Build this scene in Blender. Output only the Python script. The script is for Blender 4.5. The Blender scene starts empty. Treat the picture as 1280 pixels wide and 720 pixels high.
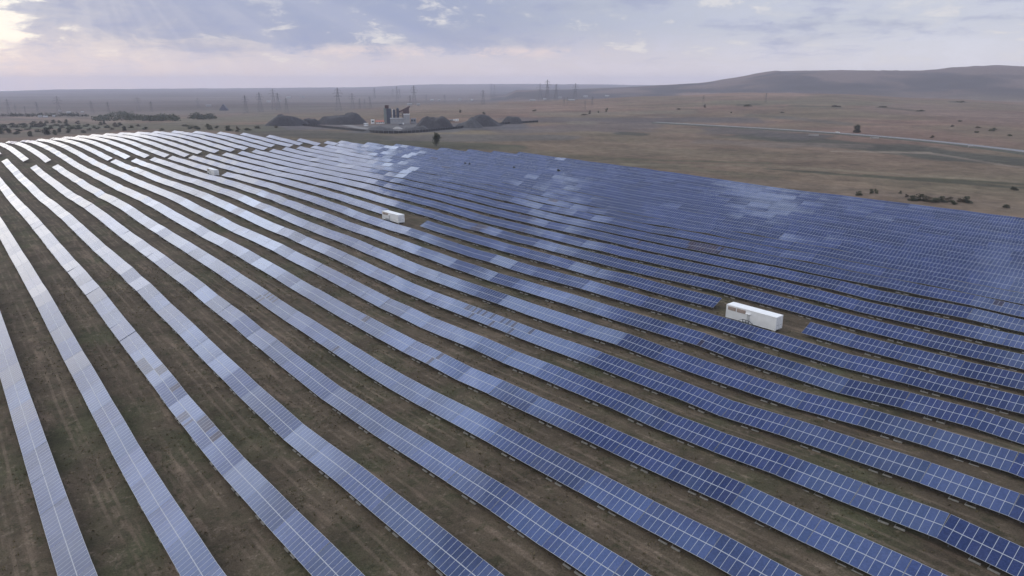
import bpy, bmesh, math, random
import numpy as np
from mathutils import Vector, Matrix

random.seed(7)
RNG = np.random.default_rng(11)
C = bpy.context.scene.collection
SC = bpy.context.scene

# ------------------------------------------------------------------ helpers
def link(o):
    C.objects.link(o)
    return o

def tag(o, label=None, cat=None, group=None, kind=None):
    if label: o['label'] = label
    if cat: o['category'] = cat
    if group: o['group'] = group
    if kind: o['kind'] = kind
    return o

def empty(name, loc, rz=0.0):
    o = bpy.data.objects.new(name, None)
    o.empty_display_size = 0.5
    o.location = loc
    o.rotation_euler = (0, 0, rz)
    return link(o)

def obj(name, me, parent=None, loc=(0, 0, 0), rz=0.0):
    o = bpy.data.objects.new(name, me)
    o.location = loc
    o.rotation_euler = (0, 0, rz)
    o.parent = parent
    return link(o)

def copy_tree(o, parent=None):
    c = o.copy()
    C.objects.link(c)
    c.parent = parent
    for ch in list(o.children):
        copy_tree(ch, c)
    return c

class MB:
    """collects polygons for one mesh"""
    def __init__(self):
        self.v = []; self.f = []; self.mi = []; self.smooth = []
    def poly(self, pts, mi=0):
        n = len(self.v)
        self.v.extend([tuple(p) for p in pts])
        self.f.append(tuple(range(n, n + len(pts)))); self.mi.append(mi)
    def mesh(self, verts, faces, mi=0):
        n = len(self.v)
        self.v.extend([tuple(p) for p in verts])
        for f in faces:
            self.f.append(tuple(i + n for i in f)); self.mi.append(mi)
    def box(self, x0, x1, y0, y1, z0, z1, mi=0, M=None):
        vs = [Vector((x, y, z)) for z in (z0, z1) for y in (y0, y1) for x in (x0, x1)]
        if M is not None: vs = [M @ v for v in vs]
        self.mesh(vs, [(0, 2, 3, 1), (4, 5, 7, 6), (0, 1, 5, 4), (2, 6, 7, 3), (0, 4, 6, 2), (1, 3, 7, 5)], mi)
    def beam(self, a, b, w, h=None, mi=0):
        a = Vector(a); b = Vector(b); d = b - a
        L = d.length
        if L < 1e-6: return
        d.normalize()
        up = Vector((0, 0, 1)) if abs(d.z) < 0.95 else Vector((1, 0, 0))
        s = d.cross(up).normalized(); u = s.cross(d)
        h = h or w
        vs = []
        for p in (a, b):
            for i, j in ((-1, -1), (1, -1), (1, 1), (-1, 1)):
                vs.append(p + s * (i * w / 2) + u * (j * h / 2))
        self.mesh(vs, [(0, 1, 2, 3), (7, 6, 5, 4), (0, 4, 5, 1), (1, 5, 6, 2), (2, 6, 7, 3), (3, 7, 4, 0)], mi)
    def tube(self, a, b, r0, r1, n=8, mi=0, caps=True):
        a = Vector(a); b = Vector(b); d = (b - a).normalized()
        up = Vector((0, 0, 1)) if abs(d.z) < 0.95 else Vector((1, 0, 0))
        s = d.cross(up).normalized(); u = s.cross(d)
        vs = []
        for p, r in ((a, r0), (b, r1)):
            for k in range(n):
                t = 2 * math.pi * k / n
                vs.append(p + s * (r * math.cos(t)) + u * (r * math.sin(t)))
        fs = [(k, (k + 1) % n, n + (k + 1) % n, n + k) for k in range(n)]
        if caps:
            fs.append(tuple(range(n - 1, -1, -1))); fs.append(tuple(range(n, 2 * n)))
        self.mesh(vs, fs, mi)
    def data(self, name, mats, smooth=False):
        me = bpy.data.meshes.new(name)
        me.from_pydata(self.v, [], self.f)
        for m in (mats if isinstance(mats, (list, tuple)) else [mats]):
            me.materials.append(m)
        me.polygons.foreach_set('material_index', self.mi)
        if smooth:
            me.polygons.foreach_set('use_smooth', [True] * len(self.f))
        me.update()
        return me
    def build(self, name, mats, parent=None, loc=(0, 0, 0), rz=0.0, smooth=False):
        return obj(name, self.data(name, mats, smooth), parent, loc, rz)

# node helper
class NT:
    def __init__(self, tree):
        self.t = tree
    def n(self, typ, ins=None, **props):
        nd = self.t.nodes.new(typ)
        for k, v in props.items(): setattr(nd, k, v)
        for k, v in (ins or {}).items():
            s = nd.inputs[k]
            if isinstance(v, bpy.types.NodeSocket): self.t.links.new(v, s)
            else: s.default_value = v
        return nd
    def math(self, op, a, b=0.0, c=0.0, clamp=False):
        return self.n('ShaderNodeMath', {0: a, 1: b, 2: c}, operation=op, use_clamp=clamp).outputs[0]
    def mix(self, fac, a, b, blend='MIX'):
        nd = self.n('ShaderNodeMix', data_type='RGBA', blend_type=blend, clamp_factor=True)
        for k, v in ((0, fac), (6, a), (7, b)):
            s = nd.inputs[k]
            if isinstance(v, bpy.types.NodeSocket): self.t.links.new(v, s)
            else: s.default_value = v if k == 0 else (v[0], v[1], v[2], 1.0)
        return nd.outputs[2]
    def ss(self, x, a, b):
        nd = self.n('ShaderNodeMapRange', {0: x, 1: a, 2: b}, interpolation_type='SMOOTHSTEP')
        return nd.outputs[0]
    def noise(self, vec, scale, detail=4.0, rough=0.55, dim='3D'):
        return self.n('ShaderNodeTexNoise', {'Vector': vec, 'Scale': scale, 'Detail': detail, 'Roughness': rough}, noise_dimensions=dim).outputs[0]
    def link(self, a, b):
        self.t.links.new(a, b)

def new_mat(name):
    m = bpy.data.materials.new(name); m.use_nodes = True
    m.node_tree.nodes.clear()
    nt = NT(m.node_tree)
    out = nt.n('ShaderNodeOutputMaterial')
    return m, nt, out

def plain(name, col, rough=0.7, metal=0.0, var=0.15, scale=3.0, spec=0.5):
    m, nt, out = new_mat(name)
    tc = nt.n('ShaderNodeTexCoord').outputs['Object']
    n1 = nt.noise(tc, scale, 5.0, 0.6)
    k = nt.n('ShaderNodeMapRange', {0: n1, 1: 0.25, 2: 0.75, 3: 1 - var, 4: 1 + var}).outputs[0]
    cc = nt.n('ShaderNodeVectorMath', {0: (col[0], col[1], col[2])}, operation='SCALE')
    nt.link(k, cc.inputs['Scale'])
    p = nt.n('ShaderNodeBsdfPrincipled', {'Base Color': cc.outputs[0], 'Roughness': rough, 'Metallic': metal, 'Specular IOR Level': spec})
    nt.link(p.outputs[0], out.inputs[0])
    return m

# ------------------------------------------------------------------ camera
F_PX, U0, V0, HZ = 853.0, 640.0, 360.0, 105.0
PITCH = math.atan((V0 - HZ) / F_PX)
CP, SP = math.cos(PITCH), math.sin(PITCH)
cam = bpy.data.cameras.new('camera')
cam.sensor_width = 36.0
cam.lens = 36.0 * F_PX / 1280.0
cam.clip_start = 1.0
cam.clip_end = 60000.0
cam_o = link(bpy.data.objects.new('camera', cam))
cam_o.location = (0, 0, 0)
cam_o.rotation_euler = (math.pi / 2 - PITCH, 0, 0)
SC.camera = cam_o

def ray(u, v):
    x = (u - U0) / F_PX; y = -(v - V0) / F_PX
    d = np.array([x, CP + y * SP, -SP + y * CP])
    return d / math.hypot(d[0], d[1])

def project(x, y, z):
    dz = y * CP - z * SP
    up = y * SP + z * CP
    dz = np.where(dz > 1, dz, 1)
    return U0 + F_PX * x / dz, V0 - F_PX * up / dz

# ------------------------------------------------------------------ terrain
S = 1.2
C1, ROWS = 3.5 * S, 9.5 * S
PHI = math.radians(40.0)
NX, NY = math.cos(PHI), math.sin(PHI)          # across the rows, uphill side of the panels
DX, DY = -math.sin(PHI), math.cos(PHI)         # along the rows, away from the camera
TILT = math.radians(25.0)
MID = 1.62                                     # height of a panel's centre line over the ground
ZGRID = [
[-50.2,-50.9,-51.6,-52.5,-53.7,-55.0,-56.5,-58.0,-58.9,-59.0,-58.5,-57.8,-56.9,-56.1,-55.5,-55.2,-55.1,-55.1,-55.0,-55.1,-55.4,-55.7,-56.0,-56.4,-56.5,-56.4,-56.1,-55.7,-55.1,-54.5,-53.8,-53.1,-52.6,-52.2,-51.9,-51.8,-51.8,-51.9,-52.1,-52.6,-53.1,-53.8,-54.6,-55.4,-56.3,-57.1,-57.9],
[-50.4,-50.8,-51.4,-52.0,-52.9,-53.9,-55.0,-56.5,-57.6,-57.7,-57.1,-56.6,-55.9,-55.2,-54.7,-54.5,-54.5,-54.5,-54.3,-54.2,-54.2,-54.5,-54.9,-55.2,-55.4,-55.2,-55.0,-54.7,-54.3,-53.8,-53.1,-52.5,-52.0,-51.6,-51.3,-51.1,-51.0,-51.1,-51.3,-51.7,-52.2,-52.9,-53.7,-54.5,-55.4,-56.3,-57.2],
[-50.5,-50.8,-51.2,-51.5,-52.0,-52.9,-53.7,-54.8,-56.2,-56.4,-56.0,-55.4,-54.9,-54.4,-54.0,-53.8,-53.9,-53.9,-53.5,-53.2,-53.1,-53.3,-53.6,-54.1,-54.2,-54.0,-53.7,-53.6,-53.4,-53.0,-52.4,-51.9,-51.4,-51.0,-50.6,-50.4,-50.2,-50.3,-50.4,-50.8,-51.2,-51.9,-52.7,-53.6,-54.5,-55.5,-56.5],
[-50.6,-50.8,-51.0,-51.1,-51.1,-51.7,-52.9,-54.0,-55.0,-55.6,-55.4,-54.9,-54.4,-54.0,-53.6,-53.3,-53.3,-53.2,-52.9,-52.4,-52.0,-52.1,-52.4,-52.8,-52.9,-52.7,-52.5,-52.5,-52.5,-52.2,-51.7,-51.3,-50.8,-50.3,-49.9,-49.6,-49.5,-49.4,-49.5,-49.8,-50.3,-50.9,-51.7,-52.6,-53.5,-54.6,-55.7],
[-50.6,-50.7,-50.8,-50.9,-50.6,-51.4,-52.8,-53.3,-54.0,-54.6,-55.0,-54.8,-54.1,-53.6,-53.1,-52.9,-52.8,-52.5,-52.1,-51.6,-51.1,-51.1,-51.3,-51.5,-51.8,-51.7,-51.4,-51.5,-51.5,-51.4,-51.1,-50.7,-50.2,-49.6,-49.2,-48.8,-48.6,-48.5,-48.6,-48.8,-49.2,-49.8,-50.6,-51.5,-52.4,-53.5,-54.6],
[-50.6,-50.6,-50.6,-50.5,-50.1,-51.3,-52.6,-52.6,-53.1,-53.5,-53.9,-54.1,-53.7,-53.2,-52.7,-52.5,-52.2,-51.7,-51.3,-50.8,-50.4,-50.4,-50.4,-50.7,-51.0,-50.9,-50.8,-50.7,-50.7,-50.6,-50.5,-50.0,-49.4,-48.8,-48.4,-48.0,-47.7,-47.6,-47.6,-47.8,-48.2,-48.8,-49.5,-50.3,-51.3,-52.3,-53.4],
[-50.6,-50.5,-50.4,-50.2,-50.3,-51.3,-51.9,-51.8,-52.0,-52.3,-52.6,-52.7,-52.8,-52.4,-52.1,-52.0,-51.3,-50.7,-50.4,-50.1,-49.8,-49.8,-49.9,-50.2,-50.4,-50.4,-50.3,-50.2,-50.0,-49.9,-49.6,-49.2,-48.6,-48.0,-47.5,-47.0,-46.8,-46.6,-46.6,-46.8,-47.2,-47.7,-48.4,-49.2,-50.1,-51.0,-52.0],
[-50.6,-50.5,-50.3,-50.2,-50.4,-51.1,-51.3,-51.1,-51.2,-51.5,-51.8,-51.8,-51.8,-51.7,-51.4,-50.9,-50.3,-49.9,-49.6,-49.3,-49.3,-49.3,-49.5,-49.8,-50.0,-50.0,-49.9,-49.7,-49.4,-49.1,-48.8,-48.3,-47.8,-47.2,-46.6,-46.1,-45.8,-45.6,-45.6,-45.9,-46.2,-46.7,-47.4,-48.1,-48.9,-49.8,-50.6],
[-50.6,-50.5,-50.3,-50.2,-50.3,-50.4,-50.6,-50.5,-50.6,-51.0,-51.3,-51.3,-51.3,-51.2,-50.9,-50.3,-49.8,-49.5,-49.2,-49.0,-49.0,-49.1,-49.2,-49.4,-49.6,-49.5,-49.4,-49.2,-48.9,-48.5,-48.1,-47.6,-47.0,-46.3,-45.7,-45.2,-44.9,-44.7,-44.8,-45.0,-45.3,-45.8,-46.4,-47.1,-47.8,-48.6,-49.3],
[-50.6,-50.5,-50.4,-50.4,-50.3,-50.2,-50.2,-50.4,-50.5,-50.7,-50.8,-50.9,-51.0,-50.9,-50.7,-50.2,-49.7,-49.3,-49.1,-48.9,-48.9,-48.9,-49.0,-49.1,-49.2,-49.1,-49.0,-48.8,-48.4,-48.0,-47.5,-47.0,-46.3,-45.6,-44.9,-44.4,-44.0,-43.9,-44.0,-44.2,-44.5,-45.0,-45.5,-46.2,-46.8,-47.5,-48.1],
[-50.6,-50.6,-50.6,-50.6,-50.5,-50.5,-50.7,-50.7,-50.7,-50.6,-50.6,-50.8,-50.9,-50.9,-50.6,-50.2,-49.8,-49.4,-49.1,-49.0,-48.9,-48.9,-48.9,-48.9,-48.9,-48.8,-48.6,-48.4,-48.1,-47.6,-47.1,-46.5,-45.7,-44.9,-44.2,-43.6,-43.4,-43.2,-43.3,-43.6,-43.9,-44.3,-44.8,-45.3,-45.9,-46.4,-46.9],
[-50.7,-50.8,-50.8,-50.8,-50.9,-51.0,-51.2,-51.3,-51.2,-51.0,-50.9,-51.0,-51.1,-51.0,-50.8,-50.4,-50.0,-49.6,-49.4,-49.2,-49.1,-49.0,-48.9,-48.8,-48.6,-48.4,-48.2,-48.0,-47.8,-47.4,-46.9,-46.1,-45.2,-44.4,-43.7,-43.2,-42.9,-42.8,-42.9,-43.1,-43.4,-43.7,-44.1,-44.6,-45.0,-45.5,-45.9],
[-50.9,-50.9,-51.0,-51.1,-51.3,-51.6,-51.8,-51.9,-51.8,-51.5,-51.4,-51.5,-51.5,-51.3,-51.0,-50.6,-50.3,-49.9,-49.7,-49.5,-49.3,-49.2,-49.0,-48.7,-48.4,-48.2,-47.9,-47.7,-47.5,-47.2,-46.7,-45.9,-45.0,-44.1,-43.5,-43.0,-42.6,-42.5,-42.5,-42.7,-42.9,-43.2,-43.5,-43.9,-44.3,-44.6,-45.0],
[-51.0,-51.1,-51.3,-51.5,-51.8,-52.1,-52.4,-52.6,-52.4,-52.1,-52.0,-52.0,-52.0,-51.7,-51.3,-51.0,-50.6,-50.3,-50.0,-49.8,-49.6,-49.4,-49.2,-48.8,-48.4,-48.0,-47.7,-47.5,-47.2,-46.9,-46.4,-45.6,-44.7,-44.0,-43.3,-42.8,-42.5,-42.3,-42.3,-42.3,-42.5,-42.7,-43.0,-43.3,-43.5,-43.8,-44.1],
[-51.1,-51.4,-51.6,-51.9,-52.1,-52.5,-52.8,-53.0,-52.8,-52.6,-52.5,-52.5,-52.4,-52.1,-51.7,-51.3,-50.9,-50.6,-50.3,-50.1,-49.9,-49.7,-49.4,-49.0,-48.4,-47.9,-47.5,-47.2,-46.9,-46.5,-46.0,-45.3,-44.5,-43.8,-43.2,-42.7,-42.4,-42.1,-42.0,-42.1,-42.2,-42.3,-42.5,-42.7,-42.9,-43.1,-43.3],
[-51.3,-51.6,-51.9,-52.2,-52.5,-52.8,-53.1,-53.1,-53.1,-53.0,-53.0,-52.9,-52.8,-52.5,-52.1,-51.6,-51.2,-50.9,-50.7,-50.5,-50.2,-50.0,-49.7,-49.3,-48.6,-47.9,-47.4,-47.0,-46.6,-46.1,-45.6,-45.0,-44.3,-43.7,-43.1,-42.6,-42.3,-42.0,-41.9,-41.8,-41.8,-41.9,-42.0,-42.1,-42.2,-42.4,-42.5],
[-51.5,-51.8,-52.2,-52.5,-52.9,-53.1,-53.3,-53.3,-53.4,-53.4,-53.5,-53.4,-53.1,-52.8,-52.4,-52.0,-51.6,-51.3,-51.0,-50.8,-50.6,-50.3,-50.0,-49.5,-48.8,-48.0,-47.4,-46.8,-46.2,-45.7,-45.2,-44.7,-44.1,-43.6,-43.1,-42.6,-42.2,-41.9,-41.7,-41.6,-41.5,-41.5,-41.5,-41.6,-41.6,-41.7,-41.8]]
ZG = np.array(ZGRID)

def cr(p0, p1, p2, p3, f):
    return 0.5 * ((2 * p1) + (-p0 + p2) * f + (2 * p0 - 5 * p1 + 4 * p2 - p3) * f * f + (-p0 + 3 * p1 - 3 * p2 + p3) * f ** 3)

def zmid(ri, t):
    a = np.clip(np.asarray(ri, float) / 2.0, 0, 15.999); b = np.clip((np.asarray(t, float) + 60) / 20.0, 0, 45.999)
    i = np.floor(a).astype(int); j = np.floor(b).astype(int); fa = a - i; fb = b - j
    cols = []
    for di in (-1, 0, 1, 2):
        ii = np.clip(i + di, 0, 16)
        q = [ZG[ii, np.clip(j + dj, 0, 46)] for dj in (-1, 0, 1, 2)]
        cols.append(cr(q[0], q[1], q[2], q[3], fb))
    return cr(cols[0], cols[1], cols[2], cols[3], fa)

def hashn(ix, iy, seed):
    h = (ix * 374761393 + iy * 668265263 + seed * 1442695041) & 0xFFFFFFFF
    h = ((h ^ (h >> 13)) * 1274126177) & 0xFFFFFFFF
    return ((h ^ (h >> 16)) & 0xFFFF) / 65535.0

def vnoise(x, y, seed=0):
    ix = np.floor(x).astype(np.int64); iy = np.floor(y).astype(np.int64)
    fx = x - ix; fy = y - iy
    fx = fx * fx * (3 - 2 * fx); fy = fy * fy * (3 - 2 * fy)
    a = hashn(ix, iy, seed); b = hashn(ix + 1, iy, seed); c = hashn(ix, iy + 1, seed); d = hashn(ix + 1, iy + 1, seed)
    return (a * (1 - fx) + b * fx) * (1 - fy) + (c * (1 - fx) + d * fx) * fy

def fbm(x, y, seed=0, n=4):
    s = 0; a = 0.5
    for k in range(n):
        s = s + a * (vnoise(x, y, seed + k) - 0.5); x = x * 2.03 + 17.1; y = y * 2.03 - 9.7; a *= 0.5
    return s

def sstep(x, a, b):
    t = np.clip((x - a) / (b - a), 0, 1)
    return t * t * (3 - 2 * t)

PU = [-250, 0, 150, 300, 450, 560, 640, 720, 800, 900, 1000, 1120, 1280, 1500]
PR = [300, 400, 650, 900, 1200, 1600, 2200, 3000, 4200, 6000, 8200, 10500]
HR = 4200.0   # distance of the long ridge
PZ = np.array([
 [-54, -55, -56, -57, -62, -68, -72, -76, -80, -84, -82, -92],
 [-54, -55, -56, -57, -62, -68, -72, -76, -80, -84, -82, -92],
 [-52, -52, -54, -55, -60, -66, -72, -76, -80, -82, -75, -65],
 [-50, -49, -48, -50, -57, -63, -70, -75, -78, -78, -71, -59],
 [-50, -48, -48, -52, -55, -58, -66, -74, -78, -76, -64, -48],
 [-50, -49, -50, -52, -50, -49, -56, -70, -78, -74, -46, -3],
 [-50, -49, -50, -52, -50, -47, -53, -70, -76, -72, -41, 0],
 [-51, -51, -51, -52, -49, -44, -46, -68, -74, -70, -41, -3],
 [-52, -52, -52, -52, -48, -40, -36, -62, -72, -70, -46, -16],
 [-53, -53, -52, -51, -45, -34, -25, -56, -70, -66, -46, -23],
 [-54, -54, -52, -50, -43, -33, -26, -54, -68, -60, -46, -23],
 [-55, -55, -53, -50, -45, -40, -37, -56, -66, -60, -46, -23],
 [-56, -56, -54, -51, -48, -47, -48, -58, -64, -60, -46, -23],
 [-56, -56, -54, -51, -48, -47, -48, -58, -64, -60, -46, -23]], float)
HU = [590, 632, 645, 700, 790, 830, 860, 885, 900, 920, 940, 1000, 1040, 1110, 1150, 1190, 1230, 1280, 1500]
HZT = [-105, -98, -54, -50, -22, -8, 6, 34, 50, 74, 92, 98, 103, 92, 110, 119, 110, 97, 70]

def far_z(x, y):
    r = np.hypot(x, y); r = np.clip(r, 301, 10400)
    az = np.arctan2(x, y)
    az = np.clip(az, -1.2, 1.2)
    u = np.clip(U0 + F_PX * CP * np.tan(np.clip(az, -1.0, 1.0)), -249, 1499)
    lr = np.log(r)
    LR = np.log(PR)
    k = np.clip(np.searchsorted(LR, lr) - 1, 0, len(PR) - 2)
    f = (lr - LR[k]) / (LR[k + 1] - LR[k])
    m = np.clip(np.searchsorted(PU, u) - 1, 0, len(PU) - 2)
    PUa = np.array(PU, float)
    g = (u - PUa[m]) / (PUa[m + 1] - PUa[m]); g = g * g * (3 - 2 * g)
    nr = len(PR) - 1
    def col(mm):
        return cr(PZ[mm, np.clip(k - 1, 0, nr)], PZ[mm, k], PZ[mm, k + 1], PZ[mm, np.clip(k + 2, 0, nr)], f)
    z = col(m) * (1 - g) + col(m + 1) * g
    hz = np.interp(u, HU, HZT)
    hz = hz * HR / 6000.0
    bump = sstep(r, 2750, HR) * (1 - sstep(r, HR + 300, 7000))
    z = np.where(u > 590, z + np.maximum(hz - z, 0) * bump, z)
    amp = np.interp(r, [300, 900, 2500, 6000, 13000], [0.5, 1.6, 4.0, 9.0, 14.0])
    sc = np.interp(r, [300, 900, 2500, 6000, 13000], [60, 110, 300, 700, 1500])
    z = z + amp * fbm(x / 150.0, y / 150.0, 3) * sstep(r, 250, 700) * 0.9
    hill = sstep(r, 2900, 3600) * (1 - sstep(r, HR, HR + 1500)) * (u > 640)
    rel = np.clip((hz + 75.0) / 150.0, 0.0, 1.2)
    z = z - hill * rel * (75 * np.abs(fbm(x / 420.0, y / 420.0, 9, 5)) - 9) 
    return z

T_END = [240, 400, 535, 700, 815, 862, 861, 851, 848, 848, 838, 836, 826, 815, 788, 768, 746, 714, 679, 643, 612, 579, 552, 545, 520, 493, 446, 425, 409, 393]

def to_rows(x, y):
    c = x * NX + y * NY; t = x * DX + y * DY
    return (c - C1) / ROWS + 1, t

def inside(x, y):
    ri, t = to_rows(x, y)
    te = np.interp(ri, np.arange(1, 31), np.array(T_END, float))
    te = np.where(ri < 5, 830, te)
    dx = np.maximum(np.maximum(-1.0 - ri, ri - 30.6) * ROWS, 0)
    dy = np.maximum(np.maximum(t - te - 8, -40 - t), 0)
    d = np.hypot(dx, dy)
    return d

def ground_z(x, y):
    x = np.asarray(x, float); y = np.asarray(y, float)
    ri, t = to_rows(x, y)
    w = 1 - sstep(inside(x, y), 0, 130)
    zi = zmid(ri, t) - MID + 0.10 * fbm(x / 3.0, y / 3.0, 5, 3)
    return zi * w + far_z(x, y) * (1 - w)

def at(u, v, dz=0.0):
    d = ray(u, v)
    r = 60 * 1.004 ** np.arange(1360)
    z = ground_z(d[0] * r, d[1] * r) + dz
    hit = np.nonzero(d[2] * r <= z)[0]
    k = hit[0] if len(hit) else len(r) - 2
    lo, hi = r[max(k - 1, 0)], r[k]
    for _ in range(20):
        m = (lo + hi) / 2
        if d[2] * m <= float(ground_z(d[0] * m, d[1] * m)) + dz: hi = m
        else: lo = m
    return Vector((d[0] * hi, d[1] * hi, float(ground_z(d[0] * hi, d[1] * hi)))), hi

def gz(x, y):
    return float(ground_z(x, y))
# ------------------------------------------------------------------ materials
def glass_mat(name, dark=False):
    m, nt, out = new_mat(name)
    uv = nt.n('ShaderNodeUVMap', uv_map='UVMap').outputs[0]
    oi = nt.n('ShaderNodeObjectInfo')
    rnd = oi.outputs['Random']
    off = nt.n('ShaderNodeCombineXYZ', {0: nt.math('MULTIPLY', rnd, 931.0), 1: nt.math('MULTIPLY', rnd, 577.0), 2: 0.0}).outputs[0]
    fl = nt.n('ShaderNodeVectorMath', {0: uv}, operation='FLOOR').outputs[0]
    offf = nt.n('ShaderNodeVectorMath', {0: off}, operation='FLOOR').outputs[0]
    mid_ = nt.n('ShaderNodeVectorMath', {0: fl, 1: offf}, operation='ADD').outputs[0]
    wn = nt.n('ShaderNodeTexWhiteNoise', {'Vector': mid_}, noise_dimensions='3D')
    mv = wn.outputs['Value']; mc = wn.outputs['Color']
    cellv = nt.n('ShaderNodeVectorMath', {0: uv, 1: (6.0, 12.0, 1.0)}, operation='MULTIPLY').outputs[0]
    cfl = nt.n('ShaderNodeVectorMath', {0: cellv}, operation='FLOOR').outputs[0]
    cw = nt.n('ShaderNodeTexWhiteNoise', {'Vector': nt.n('ShaderNodeVectorMath', {0: cfl, 1: offf}, operation='ADD').outputs[0]}, noise_dimensions='3D').outputs['Value']
    if dark:
        base = nt.mix(mv, (0.040, 0.028, 0.042), (0.026, 0.026, 0.056))
        rough, spec = 0.12, 0.32
    else:
        base = nt.mix(mv, (0.025, 0.037, 0.100), (0.037, 0.050, 0.130))
        rough, spec = 0.06, 0.58
    k = nt.n('ShaderNodeMapRange', {0: cw, 1: 0.0, 2: 1.0, 3: 0.82, 4: 1.18}).outputs[0]
    kk = nt.n('ShaderNodeMapRange', {0: rnd, 1: 0.0, 2: 1.0, 3: 0.78, 4: 1.25}).outputs[0]
    k = nt.math('MULTIPLY', k, kk)
    sc = nt.n('ShaderNodeVectorMath', {0: base}, operation='SCALE'); nt.link(k, sc.inputs['Scale'])
    # thin uneven dust
    wp = nt.n('ShaderNodeNewGeometry').outputs['Position']
    dn = nt.ss(nt.noise(wp, 0.35, 4.0, 0.6), 0.45, 0.8)
    col = nt.mix(nt.math('MULTIPLY', dn, 0.10), sc.outputs[0], (0.20, 0.19, 0.19))
    # each module sits a touch out of plane
    j = nt.n('ShaderNodeVectorMath', {0: mc, 1: (0.5, 0.5, 0.5)}, operation='SUBTRACT').outputs[0]
    js = nt.n('ShaderNodeVectorMath', {0: j}, operation='SCALE'); js.inputs['Scale'].default_value = 0.0045
    nm = nt.n('ShaderNodeNewGeometry').outputs['Normal']
    nn = nt.n('ShaderNodeVectorMath', {0: nt.n('ShaderNodeVectorMath', {0: nm, 1: js.outputs[0]}, operation='ADD').outputs[0]}, operation='NORMALIZE').outputs[0]
    p = nt.n('ShaderNodeBsdfPrincipled', {'Base Color': col, 'Roughness': rough, 'IOR': 1.5, 'Specular IOR Level': spec, 'Specular Tint': (0.36, 0.56, 1.0, 1.0), 'Normal': nn})
    nt.link(p.outputs[0], out.inputs[0])
    return m

M = {}
M['cell'] = glass_mat('solar_glass')
M['cell_dark'] = glass_mat('solar_glass_brown', True)
M['frame'] = plain('module_frame', (0.31, 0.33, 0.38), 0.5, 0.0, 0.08, 1.0)
M['back'] = plain('backsheet', (0.32, 0.33, 0.35), 0.7)
M['galv'] = plain('galvanised_steel', (0.16, 0.165, 0.17), 0.55, 0.4, 0.2)
M['concrete'] = plain('concrete', (0.24, 0.23, 0.215), 0.9, 0, 0.2)
M['white'] = plain('white_paint', (0.74, 0.75, 0.78), 0.45, 0, 0.07, 0.8)
M['white2'] = plain('white_roof_paint', (0.80, 0.81, 0.83), 0.5, 0, 0.05, 0.6)
M['vent'] = plain('rusty_louvre', (0.30, 0.24, 0.21), 0.7, 0, 0.25, 6)
M['darkmetal'] = plain('dark_painted_metal', (0.035, 0.05, 0.075), 0.5, 0, 0.2)
M['palegrey'] = plain('pale_grey_door', (0.5, 0.51, 0.54), 0.5, 0, 0.1)
M['offwhite'] = plain('dusty_white_wall', (0.29, 0.29, 0.31), 0.7, 0, 0.12)
M['grey'] = plain('grey_metal', (0.25, 0.26, 0.29), 0.5, 0, 0.15)
M['pylon'] = plain('pylon_steel', (0.10, 0.105, 0.12), 0.6, 0.2, 0.1)
M['spoil'] = plain('spoil_rock', (0.036, 0.035, 0.041), 0.95, 0, 0.45, 0.35)
M['spoil2'] = plain('grey_gravel', (0.068, 0.068, 0.074), 0.95, 0, 0.35, 0.5)
M['palegravel'] = plain('pale_gravel', (0.33, 0.32, 0.32), 0.95, 0, 0.2, 0.5)
M['blackwall'] = plain('dark_fence_sheet', (0.022, 0.022, 0.027), 0.8, 0, 0.25, 0.6)
M['paleblue'] = plain('pale_green_steel', (0.17, 0.20, 0.20), 0.6, 0, 0.12)
M['silo'] = plain('dark_blue_steel', (0.045, 0.055, 0.085), 0.6, 0, 0.3, 0.4)
M['rust'] = plain('red_brown_steel', (0.062, 0.032, 0.034), 0.7, 0, 0.25, 0.6)
M['redroof'] = plain('faded_red_roof', (0.34, 0.13, 0.10), 0.8, 0, 0.15)
M['asphalt'] = plain('old_asphalt', (0.135, 0.14, 0.165), 0.85, 0, 0.15, 0.3)
M['shoulder'] = plain('gravel_shoulder', (0.15, 0.14, 0.13), 0.95, 0, 0.25, 0.4)
M['linepaint'] = plain('road_paint', (0.6, 0.6, 0.6), 0.8)
M['carpaint'] = plain('white_car_paint', (0.75, 0.75, 0.76), 0.3)
M['carglass'] = plain('car_glass', (0.02, 0.025, 0.03), 0.1)
M['rubber'] = plain('rubber', (0.02, 0.02, 0.02), 0.9)
M['roofgrey'] = plain('grey_roof', (0.22, 0.22, 0.24), 0.8)
M['bark'] = plain('bark', (0.06, 0.05, 0.04), 0.95)

def leaf_mat(name, c1, c2):
    m, nt, out = new_mat(name)
    oi = nt.n('ShaderNodeObjectInfo').outputs['Random']
    geo = nt.n('ShaderNodeNewGeometry')
    rp = geo.outputs['Random Per Island']
    c = nt.mix(rp, c1, c2)
    kk = nt.n('ShaderNodeMapRange', {0: oi, 1: 0.0, 2: 1.0, 3: 0.75, 4: 1.25}).outputs[0]
    sc = nt.n('ShaderNodeVectorMath', {0: c}, operation='SCALE'); nt.link(kk, sc.inputs['Scale'])
    d = nt.n('ShaderNodeBsdfDiffuse', {'Color': sc.outputs[0]})
    t = nt.n('ShaderNodeBsdfTranslucent', {'Color': sc.outputs[0]})
    mx = nt.n('ShaderNodeMixShader', {0: 0.25, 1: d.outputs[0], 2: t.outputs[0]})
    nt.link(mx.outputs[0], out.inputs[0])
    return m
M['leaf'] = leaf_mat('leaves_olive', (0.058, 0.066, 0.040), (0.105, 0.108, 0.066))
M['leaf_dark'] = leaf_mat('leaves_dark', (0.046, 0.054, 0.036), (0.082, 0.088, 0.056))
M['leaf_dry'] = leaf_mat('leaves_dry', (0.070, 0.060, 0.040), (0.100, 0.085, 0.060))

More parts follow.
